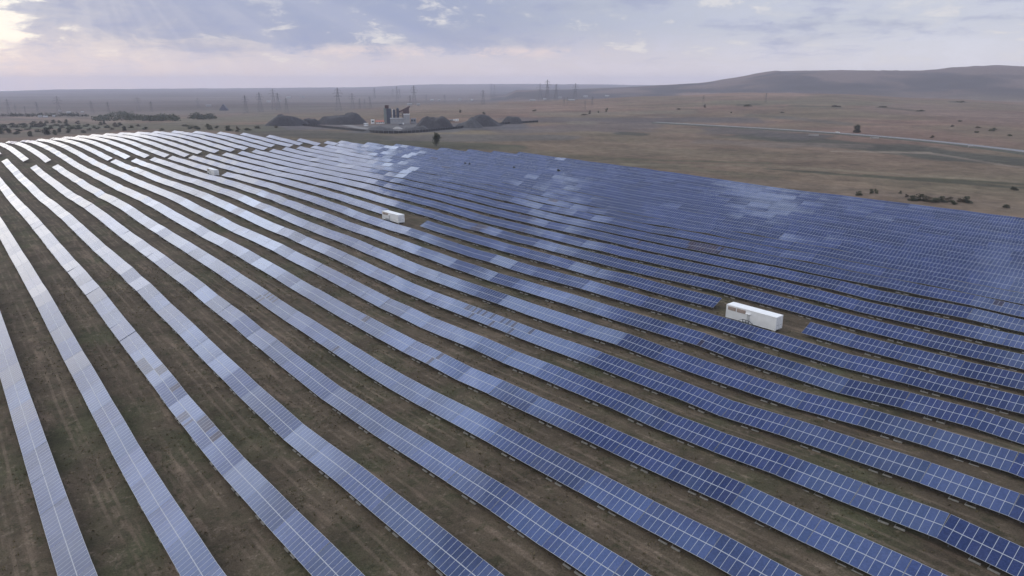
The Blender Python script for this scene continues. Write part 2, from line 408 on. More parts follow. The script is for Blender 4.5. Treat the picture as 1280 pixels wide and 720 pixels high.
# ------------------------------------------------------------------ ground sheet
PATCHES = [  # u0, v0, u1, v1, half thickness px, albedo, strength
 (640, 150, 930, 150, 4, (0.085, 0.076, 0.078), .75), (640, 163, 800, 158, 6, (0.110, 0.092, 0.090), .7),
 (500, 173, 700, 172, 5, (0.095, 0.088, 0.080), .8), (430, 178, 640, 184, 4.5, (0.062, 0.062, 0.042), .85),
 (640, 187, 960, 222, 4, (0.105, 0.092, 0.062), .6), (960, 226, 1290, 262, 5, (0.115, 0.090, 0.068), .6),
 (950, 170, 1290, 204, 7, (0.058, 0.058, 0.047), .9), (900, 163, 1000, 170, 5, (0.080, 0.070, 0.068), .8),
 (880, 177, 1080, 183, 3, (0.130, 0.105, 0.088), .7), (700, 205, 960, 207, 1.3, (0.165, 0.145, 0.100), .6),
 (1040, 189, 1160, 191, 1.0, (0.22, 0.18, 0.14), .8), (1160, 191, 1290, 212, 1.2, (0.19, 0.155, 0.125), .6),
 (780, 199, 960, 204, 1.0, (0.075, 0.075, 0.045), .8), (960, 211, 1290, 236, 1.1, (0.055, 0.055, 0.038), .9),
 (960, 207, 1290, 229, 1.2, (0.18, 0.15, 0.105), .6), (1080, 219, 1290, 231, 1.0, (0.055, 0.057, 0.036), .85),
 (960, 240, 1200, 247, 1.2, (0.150, 0.115, 0.09), .6),
 (780, 167, 800, 168, 2, (0.055, 0.055, 0.045), .8), (720, 153, 735, 154, 2.5, (0.15, 0.13, 0.105), .8),
 (330, 164, 470, 172, 5, (0.060, 0.058, 0.048), .85), (345, 159, 640, 158, 4, (0.095, 0.094, 0.102), .8),
 (460, 162, 560, 162, 5, (0.100, 0.100, 0.105), .8), (424, 154, 450, 160, 2.2, (0.26, 0.25, 0.25), .7),
 (340, 146, 460, 142, 3, (0.130, 0.108, 0.080), .7), (520, 135, 640, 134, 4, (0.180, 0.140, 0.110), .7),
 (640, 138, 760, 133, 3, (0.200, 0.140, 0.110), .6), (680, 143, 860, 140, 2.5, (0.150, 0.135, 0.100), .6),
 (860, 118, 1000, 119, 2.5, (0.220, 0.150, 0.115), .7), (1120, 135, 1290, 150, 8, (0.170, 0.125, 0.105), .6),
 (900, 128, 1100, 130, 3, (0.125, 0.115, 0.080), .6), (990, 132, 1050, 134, 1.2, (0.07, 0.07, 0.045), .8),
 (1100, 134, 1150, 139, 1.0, (0.07, 0.065, 0.045), .8), (940, 144, 980, 147, 1.5, (0.085, 0.08, 0.06), .7),
 (980, 147, 1060, 155, 2.0, (0.095, 0.088, 0.078), .6), (1190, 127, 1205, 128, 0.8, (0.05, 0.05, 0.035), .9),
 (850, 136, 870, 137, 0.8, (0.07, 0.07, 0.045), .8), (925, 131, 945, 130, 1.2, (0.065, 0.065, 0.045), .8),
 (0, 146, 60, 148, 2.5, (0.11, 0.08, 0.072), .8), (20, 146, 150, 153, 2.2, (0.190, 0.145, 0.115), .75),
 (0, 158, 110, 158, 4, (0.080, 0.084, 0.060), .7), (40, 160, 130, 159, 1.5, (0.115, 0.12, 0.085), .7),
 (0, 170, 120, 164, 4, (0.085, 0.076, 0.058), .8), (150, 158, 330, 160, 5, (0.085, 0.082, 0.055), .8),
 (240, 152, 330, 146, 5, (0.115, 0.104, 0.078), .7), (300, 138, 420, 138, 4, (0.11, 0.098, 0.085), .6),
]

def build_ground():
    rings = [12.0]
    while rings[-1] < 10900: rings.append(rings[-1] * (1.05 if rings[-1] < 50 else 1.0105))
    azs = list(np.radians(np.arange(-54, 54.01, 0.22)))
    back = list(np.radians(np.arange(57, 304, 4.0)))
    az = np.array(azs + back)
    R_ = np.array(rings)
    A, Rr = np.meshgrid(az, R_)
    x = Rr * np.sin(A); y = Rr * np.cos(A)
    z = ground_z(x, y)
    nr, na = x.shape
    V = np.stack([x, y, z], -1).reshape(-1, 3)
    V = np.vstack([V, [[0, 0, float(z[0].mean())]]])
    i, j = np.meshgrid(np.arange(nr - 1), np.arange(na), indexing='ij')
    j2 = (j + 1) % na
    Q = np.stack([i * na + j, i * na + j2, (i + 1) * na + j2, (i + 1) * na + j], -1).reshape(-1, 4)
    Q = Q[:, ::-1]
    me = bpy.data.meshes.new('ground')
    nv = len(V); nq = len(Q); ctr = nv - 1
    tri = np.array([[k, ctr, (k + 1) % na] for k in range(na)])[:, ::-1]
    loops = np.concatenate([Q.ravel(), tri.ravel()])
    me.vertices.add(nv); me.vertices.foreach_set('co', V.ravel())
    me.loops.add(len(loops)); me.loops.foreach_set('vertex_index', loops)
    me.polygons.add(nq + len(tri))
    st = np.concatenate([np.arange(nq) * 4, nq * 4 + np.arange(len(tri)) * 3])
    me.polygons.foreach_set('loop_start', st)
    me.polygons.foreach_set('use_smooth', np.ones(nq + len(tri), bool))
    me.update(calc_edges=True)
    # land cover: bare soil in the solar field, steppe and fields round it
    X, Y, Zz = V[:, 0], V[:, 1], V[:, 2]
    d = inside(X, Y)
    wi = 1 - sstep(d, 0, 14)
    r = np.hypot(X, Y)
    n1 = fbm(X / 420, Y / 180, 21, 4)[:, None]; n2 = fbm(X / 130 + 9, Y / 90, 31, 4)[:, None]; n3 = fbm(X / 45, Y / 30 + 3, 41, 3)[:, None]
    tan = np.array([0.150, 0.112, 0.080]); pink = np.array([0.176, 0.116, 0.090]); olive = np.array([0.096, 0.085, 0.056])
    a = sstep(n1, -0.16, 0.18); b = sstep(n2, -0.15, 0.2)
    far = tan * (1 - a) + pink * a
    far = far * (1 - 0.6 * b) + olive * 0.6 * b
    far = far * (1 + 0.9 * n3) * (1 + 0.7 * n2)
    plainw = sstep(r, 1200, 2200)[:, None] * (np.arctan2(X, Y) < -0.02)[:, None]
    pc = np.array([0.090, 0.080, 0.078]) * (1 + 2.0 * fbm(X / 900, Y / 300, 77, 4)[:, None])
    far = far * (1 - 0.7 * plainw) + pc * 0.7 * plainw
    Zz_ = Zz
    hw = (sstep(r, 2700, 3300) * (np.arctan2(X, Y) > -0.03))[:, None]
    hc = (np.array([0.050, 0.046, 0.044]) + np.array([0.075, 0.050, 0.040]) * sstep(fbm(X / 260, Y / 330, 61, 5)[:, None] + 0.0016 * (Zz_[:, None] + 20), -0.10, 0.16))
    far = far * (1 - hw) + hc * hw
    u, v = project(X, Y, Zz)
    jit = 1.0 + 1.6 * fbm(X / 40, Y / 40, 51, 3)
    front = Y > 30
    for (u0, v0, u1, v1, th, colr, st_) in PATCHES:
        dx, dy = u1 - u0, v1 - v0
        L2 = dx * dx + dy * dy
        s = np.clip(((u - u0) * dx + (v - v0) * dy) / L2, 0, 1)
        ex = (u - u0 - s * dx) / 6.0; ey = v - v0 - s * dy
        dd = np.hypot(ex, ey) * jit
        w = (1 - sstep(dd, th * 0.55, th * 1.15)) * st_ * front
        far = far * (1 - w[:, None]) + np.array(colr) * (1 + 0.6 * n3) * w[:, None]
    soil = np.array([0.079, 0.062, 0.044]) * np.ones_like(far)
    col = far * (1 - wi[:, None]) + soil * wi[:, None]
    col = np.clip(col, 0.01, 0.5)
    at_ = me.attributes.new('land', 'FLOAT_COLOR', 'POINT')
    at_.data.foreach_set('color', np.hstack([col, wi[:, None]]).astype(np.float32).ravel())
    m, nt, out = new_mat('ground_soil')
    att = nt.n('ShaderNodeAttribute', attribute_name='land')
    base = att.outputs['Color']; field = att.outputs['Alpha']
    pos = nt.n('ShaderNodeNewGeometry').outputs['Position']
    # row frame: along the rows x, across y
    mp = nt.n('ShaderNodeMapping', {'Vector': pos, 'Rotation': (0, 0, -math.atan2(DY, DX))}).outputs[0]
    mps = nt.n('ShaderNodeVectorMath', {0: mp, 1: (0.10, 1.0, 1.0)}, operation='MULTIPLY').outputs[0]
    nA = nt.noise(pos, 0.045, 5.0, 0.62)
    nB = nt.noise(mps, 0.55, 4.0, 0.6)
    nC = nt.noise(pos, 0.9, 5.0, 0.68)
    nD = nt.noise(pos, 4.5, 3.0, 0.7)
    green = nt.mix(nt.math('MULTIPLY', nt.ss(nA, 0.46, 0.66), 0.8), base, (0.058, 0.060, 0.033))
    tracks = nt.mix(nt.math('MULTIPLY', nt.ss(nB, 0.53, 0.70), 0.7), green, (0.150, 0.112, 0.084))
    nE = nt.noise(pos, 0.38, 6.0, 0.72)
    tufts = nt.mix(nt.math('MULTIPLY', nt.ss(nE, 0.52, 0.64), 0.7), tracks, (0.040, 0.040, 0.022))
    lane = nt.math('FRACT', nt.math('DIVIDE', nt.math('SUBTRACT', nt.n('ShaderNodeVectorMath', {0: pos, 1: (NX, NY, 0.0)}, operation='DOT_PRODUCT').outputs['Value'], C1 - ROWS * 4), ROWS))
    lane = nt.math('ADD', lane, nt.math('MULTIPLY', nt.math('SUBTRACT', nt.noise(pos, 0.03, 2.0, 0.5), 0.5), 0.10))
    rut = nt.math('MINIMUM', nt.math('ABSOLUTE', nt.math('SUBTRACT', lane, 0.50)), nt.math('ABSOLUTE', nt.math('SUBTRACT', lane, 0.66)))
    rutf = nt.math('MULTIPLY', nt.ss(rut, 0.032, 0.010), nt.ss(nt.noise(pos, 0.07, 4.0, 0.6), 0.40, 0.58))
    tufts = nt.mix(nt.math('MULTIPLY', rutf, 0.55), tufts, (0.150, 0.115, 0.086))
    pale = nt.mix(nt.math('MULTIPLY', nt.ss(nC, 0.45, 0.30), 0.6), tufts, (0.175, 0.138, 0.108))
    dots = nt.mix(nt.math('MULTIPLY', nt.ss(nD, 0.60, 0.72), 0.7), pale, (0.036, 0.036, 0.022))
    ffac = nt.mix(field, base, dots)
    k = nt.n('ShaderNodeMapRange', {0: nD, 1: 0.25, 2: 0.75, 3: 0.55, 4: 1.45}).outputs[0]
    kC = nt.n('ShaderNodeMapRange', {0: nt.noise(pos, 0.12, 6.0, 0.75), 1: 0.28, 2: 0.72, 3: 0.58, 4: 1.42}).outputs[0]
    sc = nt.n('ShaderNodeVectorMath', {0: ffac}, operation='SCALE'); nt.link(nt.math('MULTIPLY', k, kC), sc.inputs['Scale'])
    bump = nt.n('ShaderNodeBump', {'Strength': 0.7, 'Distance': 0.25, 'Height': nt.math('ADD', nC, nt.math('MULTIPLY', nD, 0.5))})
    p = nt.n('ShaderNodeBsdfPrincipled', {'Base Color': sc.outputs[0], 'Roughness': 0.97, 'Specular IOR Level': 0.1, 'Normal': bump.outputs[0]})
    nt.link(p.outputs[0], out.inputs[0])
    me.materials.append(m)
    o = obj('ground', me)
    tag(o, kind='structure')
build_ground()

# ------------------------------------------------------------------ solar rows
NM, MW, MH, GAP = 10, 0.99, 1.98, 0.02
TL = NM * MW + (NM - 1) * GAP
PITCH_T = TL + 0.05
CT, ST = math.cos(TILT), math.sin(TILT)

def table_mesh(name, dark=frozenset()):
    fr = 0.020
    xs = []                    # cuts along the table: frame, glass, frame ...
    for c in range(NM):
        a = -TL / 2 + c * (MW + GAP)
        xs += [a, a + fr, a + MW - fr, a + MW]
    ys = []
    for r_ in range(2):
        a = -MH - 0.014 + r_ * (MH + 0.028)
        ys += [a, a + 0.038, a + MH - 0.038, a + MH]
    verts = []
    for y in ys:
        for x in xs:
            verts.append((x, y * CT, y * ST))
    nx, ny = len(xs), len(ys)
    faces = []; mi = []; uvs = []
    for j in range(ny - 1):
        for i in range(nx - 1):
            faces.append((j * nx + i, j * nx + i + 1, (j + 1) * nx + i + 1, (j + 1) * nx + i))
            g = (i % 4 == 1) and (j % 4 == 1)
            col, half = i // 4, j // 4
            mi.append((2 if (col, half) in dark else 1) if g else 0)
            if g: uvs += [(col + .01, half + .01), (col + .99, half + .01), (col + .99, half + .99), (col + .01, half + .99)]
            else: uvs += [(col + .5, half + .5)] * 4
    # underside and rim
    n0 = len(verts)
    nrm = (0, -ST * 0.045, CT * 0.045)
    cs = [0, nx - 1, ny * nx - 1, (ny - 1) * nx]
    for c in cs:
        p = verts[c]; verts.append((p[0], p[1] - nrm[1], p[2] - nrm[2]))
    faces.append((n0 + 3, n0 + 2, n0 + 1, n0)); mi.append(3); uvs += [(0.5, 0.5)] * 4
    rim = [[k for k in range(nx)], [j * nx + nx - 1 for j in range(ny)], [ny * nx - 1 - k for k in range(nx)], [(ny - 1 - j) * nx for j in range(ny)]]
    for e, idx in enumerate(rim):
        poly = [n0 + e] + [n0 + (e + 1) % 4] + idx[::-1]
        faces.append(tuple(poly)); mi.append(0); uvs += [(0.5, 0.5)] * len(poly)
    me = bpy.data.meshes.new(name)
    me.from_pydata(verts, [], faces)
    for k in ('frame', 'cell', 'cell_dark', 'back'): me.materials.append(M[k])
    me.polygons.foreach_set('material_index', mi)
    l = me.uv_layers.new(name='UVMap')
    l.data.foreach_set('uv', np.array(uvs, np.float32).ravel())
    me.update()
    return me

def frame_mesh():
    b = MB()
    for yy in (-1.45, -0.55, 0.55, 1.45):                               # purlins under the glass
        b.beam((-TL / 2 + .1, yy * CT + .05, yy * ST - 0.10), (TL / 2 - .1, yy * CT + .05, yy * ST - 0.10), 0.06, 0.08)
    for x in (-3.9, -1.3, 1.3, 3.9):
        b.beam((x, -1.7 * CT, -1.7 * ST - .17), (x, 1.7 * CT, 1.7 * ST - .17), 0.07, 0.09)   # rafter
        b.beam((x, -0.75, -MID - 0.4), (x, -0.75, -0.75 * ST / CT - .17), 0.11)              # front post
        b.beam((x, 1.05, -MID - 0.4), (x, 1.05, 1.05 * ST / CT - .17), 0.11)                 # rear post
        b.beam((x, 1.05, -MID + 0.25), (x, -0.1, -0.1 * ST / CT - .17), 0.06)                # brace
    for x in (-0.95, 0.95):                                             # pale ballast beams by the low edge
        b.box(x - 0.62, x + 0.62, -1.72, -1.50, -MID - 0.06, -MID + 0.12, 1)
        b.beam((x - 0.55, -1.61, -MID + 0.10), (x - .36, -0.8, -0.6), 0.05, None, 0)
    return b.data('support_frame', [M['galv'], M['concrete']])

TABLE = table_mesh('panel_table')
FRAME = frame_mesh()

def row_point(ri, u, v):
    d = ray(u, v)
    c = C1 + (ri - 1) * ROWS
    k = c / (d[0] * NX + d[1] * NY)
    return k * (d[0] * DX + d[1] * DY)

DARK = []   # row, t, half (0 low edge, 1 high edge)
def dark_run(ri, u, v, half, n, step=1):
    t0 = row_point(ri, u, v)
    for k in range(n): DARK.append((ri, t0 - (k - n / 2) * (MW + GAP) * step, half))
for a in [(3, 187, 453, 0, 8), (3, 194, 455, 1, 4), (3, 211, 474, 1, 2), (3, 236, 518, 0, 3), (3, 250, 520, 1, 5), (3, 243, 531, 0, 1), (3, 262, 529, 1, 2),
          (6, 335, 369, 1, 4, 2), (6, 331, 377, 0, 2, 2), (7, 453, 396, 1, 2), (6, 426, 441, 0, 1), (7, 548, 447, 1, 1), (7, 543, 453, 0, 1),
          (9, 590, 384, 1, 4, 1.8), (9, 612, 393, 1, 2, 3), (9, 635, 403, 1, 3, 2.2), (9, 621, 408, 0, 1), (9, 594, 396, 0, 1), (9, 663, 414, 1, 1), (9, 644, 418, 0, 1),
          (17, 882, 306, 1, 14), (17, 884, 311, 0, 12), (14, 600, 281, 1, 7), (14, 598, 284, 0, 6), (17, 1250, 378, 1, 2), (16, 660, 272, 1, 5, 2),
          (16, 800, 288, 1, 1), (11, 880, 424, 0, 1), (15, 657, 285, 0, 2, 2), (19, 690, 262, 1, 6, 1), (22, 560, 236, 0, 9), (24, 545, 222, 0, 8)]:
    dark_run(*a)

ORD = ('first second third fourth fifth sixth seventh eighth ninth tenth eleventh twelfth thirteenth fourteenth fifteenth sixteenth seventeenth '
       'eighteenth nineteenth twentieth twenty-first twenty-second twenty-third twenty-fourth twenty-fifth twenty-sixth twenty-seventh twenty-eighth '
       'twenty-ninth thirtieth').split()
T_START = [62, 48, 36, 26, 16, 8, 0, -6, -10, -8, -4, -2, 0, 4, 6, 8, 12, 18, 22, 24, 26, 28, 32, 36, 38, 40, 44, 48, 52, 54]
AISLE = {4: (600, 640), 5: (548, 586), 6: (543, 572), 9: (543, 552), 10: (536, 553), 11: (534, 548), 12: (529, 540), 13: (527, 532), 14: (523, 541),
         15: (522, 538), 16: (522, 537), 17: (525, 541), 18: (520, 531), 19: (523, 545), 20: (523, 536), 21: (523, 544), 22: (522, 535), 23: (525, 527)}
VARIANT = {}
GROUP = 'long solar panel rows'

def build_row(ri, t0, t1, label, anchor):
    n = max(1, int(round((t1 - t0 - TL) / PITCH_T)) + 1)
    if anchor == 'end': start = t1 - (n * PITCH_T - 0.05)
    else: start = t0
    c = C1 + (ri - 1) * ROWS
    tm = (t0 + t1) / 2
    bx, by = c * NX + tm * DX, c * NY + tm * DY
    root = empty('solar_panel_row', (bx, by, gz(bx, by)))
    tag(root, label, 'solar panel row', GROUP)
    inv = Matrix.Translation(-root.location)
    zo = 0.0
    J = RNG.normal(0, 0.11, n + 1)
    for k in range(n):
        ta = start + k * PITCH_T; tb = ta + TL
        za, zb = float(zmid(ri, ta)), float(zmid(ri, tb))
        za += J[k] + float(RNG.normal(0, 0.02)); zb += J[k + 1] + float(RNG.normal(0, 0.02))
        tc = (ta + tb) / 2
        X = Vector((-DX * TL, -DY * TL, za - zb)).normalized()
        Yv = Vector((NX, NY, 0.0))
        Zv = X.cross(Yv).normalized(); Yv = Zv.cross(X)
        mat = Matrix(((X.x, Yv.x, Zv.x, c * NX + tc * DX), (X.y, Yv.y, Zv.y, c * NY + tc * DY), (X.z, Yv.z, Zv.z, (za + zb) / 2), (0, 0, 0, 1)))
        mat = mat @ Matrix.Rotation(float(RNG.normal(0, math.radians(0.6))), 4, 'X')
        dk = frozenset((int(round((tb - t_ - MW / 2) / (MW + GAP))), h) for (r_, t_, h) in DARK if r_ == ri and ta <= t_ < tb)
        dk = frozenset(q for q in dk if 0 <= q[0] < NM)
        if dk:
            if dk not in VARIANT: VARIANT[dk] = table_mesh('panel_table', dk)
            me = VARIANT[dk]
        else: me = TABLE
        o = obj('panel_table', me, root)
        if dk: o['label'] = 'panel table with odd brown modules among the blue'
        o.matrix_basis = inv @ mat
        if tc < 330: obj('support_frame', FRAME, o)

for ri in range(1, 31):
    t0, t1 = T_START[ri - 1], T_END[ri - 1]
    od = ORD[ri - 1]
    base = '%s blue solar panel row, counted outward from the near left corner' % od
    if ri in AISLE:
        a, b = AISLE[ri]
        if ri == 13:
            build_row(13, t0, 67, 'thirteenth solar panel row, near stretch ending at the larger white container', 'end')
            build_row(13, 89.6, 226, 'thirteenth solar panel row, middle stretch between the two white containers', 'start')
            build_row(13, 250, a, 'thirteenth solar panel row, far stretch from the smaller white container to the aisle', 'start')
        elif ri == 12:
            build_row(12, t0, 417, 'twelfth solar panel row, long stretch ending at the farthest white cabin', 'end')
            build_row(12, 441, a, 'twelfth solar panel row, short stretch between farthest white cabin and cross aisle', 'start')
        else:
            build_row(ri, t0, a, base, 'end')
        build_row(ri, b, t1, 'pale short end piece of the %s solar row, beyond the cross aisle' % od, 'start')
    else:
        build_row(ri, t0, t1, base, 'end')

# short dry grass between the near rows: countless, one object
def grass():
    rnd = random.Random(3)
    vs = []; fs = []
    cnt = 0
    pts = []
    while cnt < 15000:
        ri = rnd.uniform(-0.8, 22.0); fr_ = (ri - math.floor(ri))
        t = rnd.uniform(5, 260)
        if 0.93 < fr_ or fr_ < 0.10: continue
        c = C1 + (ri - 1) * ROWS
        x, y = c * NX + t * DX, c * NY + t * DY
        if y < 30 or x * x + y * y > 240 ** 2 or abs(x) > y * 0.85 + 12: continue
        if rnd.random() > 0.25 + 0.75 * float(sstep(fbm(np.array([x / 14]), np.array([y / 14]), 88, 3)[0], -0.08, 0.12)): continue
        pts.append((x, y)); cnt += 1
    P = np.array(pts); Z_ = ground_z(P[:, 0], P[:, 1])
    for (x, y), z in zip(pts, Z_):
        s = rnd.uniform(.5, 1.0) * (1.35 if rnd.random() < .12 else 1)
        for q in range(5):
            a = rnd.uniform(0, 6.283); l = .16 * s; bx, by = x + rnd.gauss(0, .10 * s), y + rnd.gauss(0, .10 * s)
            dx, dy = math.cos(a), math.sin(a); n = len(vs)
            vs += [(bx - dy * l * .5, by + dx * l * .5, z - .03), (bx + dy * l * .5, by - dx * l * .5, z - .03), (bx + dx * l * 1.3, by + dy * l * 1.3, z + .30 * s * rnd.uniform(.6, 1.1))]
            fs.append((n, n + 1, n + 2))
    me = bpy.data.meshes.new('grass'); me.from_pydata(vs, [], fs); me.update()
    me.materials.append(leaf_mat('dry_grass', (0.055, 0.058, 0.028), (0.165, 0.130, 0.080)))
    tag(obj('grass', me), 'short dry grass tufts on the soil between the panel rows', 'grass', None, 'stuff')
grass()
# ------------------------------------------------------------------ white inverter containers
ROW_RZ = math.atan2(-DY, -DX)      # local x runs toward the near end of the rows, local -y faces the camera side

def make_container(L=12.7, W=2.9, H=3.1, full=True):
    root = empty('inverter_container', (0, 0, 0))
    z0 = 0.35
    b = MB()                                                     # corrugated body
    step = 0.28; n = int(L / step)
    for s in (-1, 1):
        pts = []
        for k in range(n):
            x = -L / 2 + 0.08 + (L - .16) * k / n; dxx = (L - .16) / n
            pts += [(x, 0), (x + dxx * .35, 0), (x + dxx * .5, .036), (x + dxx * .85, .036)]
        pts.append((L / 2 - .08, 0))
        for (xa, ya), (xb, yb) in zip(pts[:-1], pts[1:]):
            A_, B_ = (xa, s * (W / 2 - .05 + (.036 - ya) - .02), z0 + .12), (xb, s * (W / 2 - .05 + (.036 - yb) - .02), z0 + .12)
            C_, D_ = (xb, B_[1], z0 + H - .12), (xa, A_[1], z0 + H - .12)
            b.poly([A_, B_, C_, D_] if s < 0 else [D_, C_, B_, A_])
    b.box(-L / 2 + .08, L / 2 - .08, -W / 2 + .12, W / 2 - .12, z0 + .05, z0 + H - .05)
    for x in (-L / 2, L / 2 - .14):
        for y in (-W / 2, W / 2 - .14):
            b.box(x, x + .14, y, y + .14, z0, z0 + H)
    for y in (-W / 2 + .005, W / 2 - .105):
        b.box(-L / 2 + .14, L / 2 - .14, y, y + .1, z0, z0 + .13)
        b.box(-L / 2 + .14, L / 2 - .14, y, y + .1, z0 + H - .13, z0 + H - .005)
    b.build('body', M['white'], root)
    r = MB(); r.box(-L / 2 + .02, L / 2 - .02, -W / 2 + .02, W / 2 - .02, z0 + H, z0 + H + .06)
    k = 0
    x = -L / 2 + .3
    while x < L / 2 - .4:
        r.box(x, x + .45, -W / 2 + .15, W / 2 - .15, z0 + H + .06, z0 + H + .085); x += .75
    r.build('roof', M['white2'], root)
    for x0 in ((-L * .46, -L * .30), (-L * .275, -L * .10)):         # two louvre banks high on the long side
        v = MB(); xa, xb = x0
        v.box(xa, xb, -W / 2 - .05, -W / 2 + .03, z0 + H - 1.10, z0 + H - .28)
        for q in range(6):
            zz = z0 + H - 1.06 + q * .125
            v.poly([(xa + .04, -W / 2 - .13, zz), (xb - .04, -W / 2 - .13, zz), (xb - .04, -W / 2 - .053, zz + .07), (xa + .04, -W / 2 - .053, zz + .07)])
        v.build('louvre_vent', M['vent'], root)
    ac = MB(); ac.box(-L * .085, L * .005, -W / 2 - .5, -W / 2 - .02, z0 + H - .85, z0 + H - .76); ac.beam((-L * .07, -W / 2 - .02, z0 + H - 1.1), (-L * .07, -W / 2 - .5, z0 + H - .86), .05)
    ac.beam((-L * .01, -W / 2 - .02, z0 + H - 1.1), (-L * .01, -W / 2 - .5, z0 + H - .86), .05)
    ac.build('door_canopy', M['white2'], root)
    d = MB(); d.box(-L * .066, -L * .012, -W / 2 - .03, -W / 2 + .03, z0 + .12, z0 + 2.1)
    dr = d.build('side_door', M['palegrey'], root)
    hd = MB(); hd.box(-L * .024, -L * .018, -W / 2 - .08, -W / 2 - .032, z0 + 1.0, z0 + 1.15); hd.build('handle', M['darkmetal'], dr)
    st = MB()
    ya, yb = -W / 2 - 1.15, -W / 2 - .06                              # landing with rails and steps both ways
    st.box(-L * .09, L * .03, ya, yb, z0 - .06, z0)
    for xx in (-L * .09, -L * .03, L * .03):
        st.beam((xx, ya + .03, -.1), (xx, ya + .03, z0 + 1.05), .10)
    st.beam((-L * .09, ya + .03, z0 + 1.05), (L * .03, ya + .03, z0 + 1.05), .10); st.beam((-L * .09, ya + .03, z0 + .55), (L * .03, ya + .03, z0 + .55), .08)
    for sgn, xx in ((-1, -L * .09), (1, L * .03)):
        st.box(min(xx, xx + sgn * .5), max(xx, xx + sgn * .5), ya, yb, .08, .16)
        st.beam((xx, ya + .03, z0 + 1.05), (xx + sgn * 1.0, ya + .03, .85), .10); st.beam((xx + sgn * 1.0, ya + .03, -.05), (xx + sgn * 1.0, ya + .03, .87), .10)
    st.build('access_steps', M['darkmetal'], root)
    for s in (-1, 1):                                                 # cargo doors on the near end
        e = MB(); y0, y1 = (-W / 2 + .15, -.02) if s < 0 else (.02, W / 2 - .15)
        e.box(L / 2 - .075, L / 2 - .02, y0, y1, z0 + .14, z0 + H - .14)
        for q in range(5):
            zz = z0 + .35 + q * .5; e.box(L / 2 - .02, L / 2 + .004, y0 + .06, y1 - .06, zz, zz + .2)
        o = e.build('cargo_door', M['white'], root)
        h = MB()
        for yy in (y0 + .3, y1 - .3): h.tube((L / 2 + .03, yy, z0 + .18), (L / 2 + .03, yy, z0 + H - .18), .02, .02, 6)
        h.box(L / 2 + .004, L / 2 + .05, y0 + .32, y1 - .32, z0 + 1.1, z0 + 1.17)
        h.build('lock_rods', M['grey'], o)
    f = MB()
    for x in (-L / 2 + .6, 0, L / 2 - .6):
        for y in (-W / 2 + .35, W / 2 - .35): f.box(x - .3, x + .3, y - .25, y + .25, -.4, z0)
    f.build('plinth', M['concrete'], root)
    return root

def place_container(root, ri, t, label, dc=-2.7):
    c = C1 + (ri - 1) * ROWS + dc
    x, y = c * NX + t * DX, c * NY + t * DY
    root.location = (x, y, gz(x, y) + .03); root.rotation_euler = (0, 0, ROW_RZ)
    tag(root, label, 'container', 'white inverter containers among the panels')
cont = make_container()
cont2 = copy_tree(cont); cont3 = copy_tree(cont)
place_container(cont, 13, 78.2, 'large white shipping container with brown louvres, nearest one, in a panel row gap')
place_container(cont2, 13, 239.5, 'smaller looking white container halfway up the field, in a gap of a panel row')
place_container(cont3, 12, 429.0, 'tiny pale container farthest up the field, near the cross aisle')

# ------------------------------------------------------------------ road on its bank
ROAD_PX = [(820, 153.0), (860, 155.3), (900, 157.5), (950, 160.5), (1000, 162.8), (1040, 165.2), (1100, 170.0), (1160, 175.2), (1220, 181.0), (1280, 188.5), (1330, 195), (1400, 206)]
rp = [at(u, v, 0.8)[0] for u, v in ROAD_PX]
def smooth_line(pts, step):
    P = [np.array(p[:2]) for p in pts]; out = []
    for k in range(len(P) - 1):
        p0 = P[max(k - 1, 0)]; p1 = P[k]; p2 = P[k + 1]; p3 = P[min(k + 2, len(P) - 1)]
        n = max(2, int(np.linalg.norm(p2 - p1) / step))
        for q in range(n): out.append(cr(p0, p1, p2, p3, q / n))
    out.append(P[-1]); return np.array(out)
line = smooth_line(rp, 14.0)
for _ in range(40):
    line[1:-1] = 0.25 * line[:-2] + 0.5 * line[1:-1] + 0.25 * line[2:]
gzl = ground_z(line[:, 0], line[:, 1])
zr = gzl + 1.3
for _ in range(60): zr[1:-1] = .25 * zr[:-2] + .5 * zr[1:-1] + .25 * zr[2:]
zr = np.maximum(zr, gzl + 0.6)
for _ in range(6): zr[1:-1] = .25 * zr[:-2] + .5 * zr[1:-1] + .25 * zr[2:]
tg = np.gradient(line, axis=0); tg /= np.linalg.norm(tg, axis=1)[:, None]
sd = np.stack([tg[:, 1], -tg[:, 0]], -1)
def ribbon(name, offs, mat, kind='structure'):
    """offs: list of (sideways m, height above road, follow ground)"""
    b = MB(); cols = []
    for (o_, h, fg) in offs:
        xy = line + sd * o_
        z = (ground_z(xy[:, 0], xy[:, 1]) + h) if fg else zr + h
        cols.append(np.column_stack([xy, z]))
    for a, c in zip(cols[:-1], cols[1:]):
        n = len(b.v); m_ = len(line)
        b.v.extend([tuple(p) for p in a] + [tuple(p) for p in c])
        for k in range(m_ - 1):
            b.f.append((n + k, n + m_ + k, n + m_ + k + 1, n + k + 1)); b.mi.append(0)
    o = b.build(name, mat)
    tag(o, kind=kind); return o
near_side = -1 if (line[0] + sd[0])[1] > line[0][1] else 1
ribbon('road', [(-4.6, 0, False), (4.6, 0, False)][::1], M['asphalt'])
ribbon('road_marking', [(-.14, .02, False), (.14, .02, False)], M['linepaint'])
ribbon('road_edge_line', [(4.0, .02, False), (4.25, .02, False)], M['linepaint'])
ribbon('road_edge_line', [(-4.25, .02, False), (-4.0, .02, False)], M['linepaint'])
M['bank'] = plain('grassy_bank', (0.060, 0.060, 0.046), 0.97, 0, 0.4, 0.25)
ribbon('road_shoulder', [(4.6, -.004, False), (6.6, -.15, False)], M['shoulder'])
ribbon('road_shoulder', [(-6.6, -.15, False), (-4.6, -.004, False)], M['shoulder'])
ribbon('road_embankment', [(6.6, -.15, False), (13.0, -.5, True)], M['bank'])
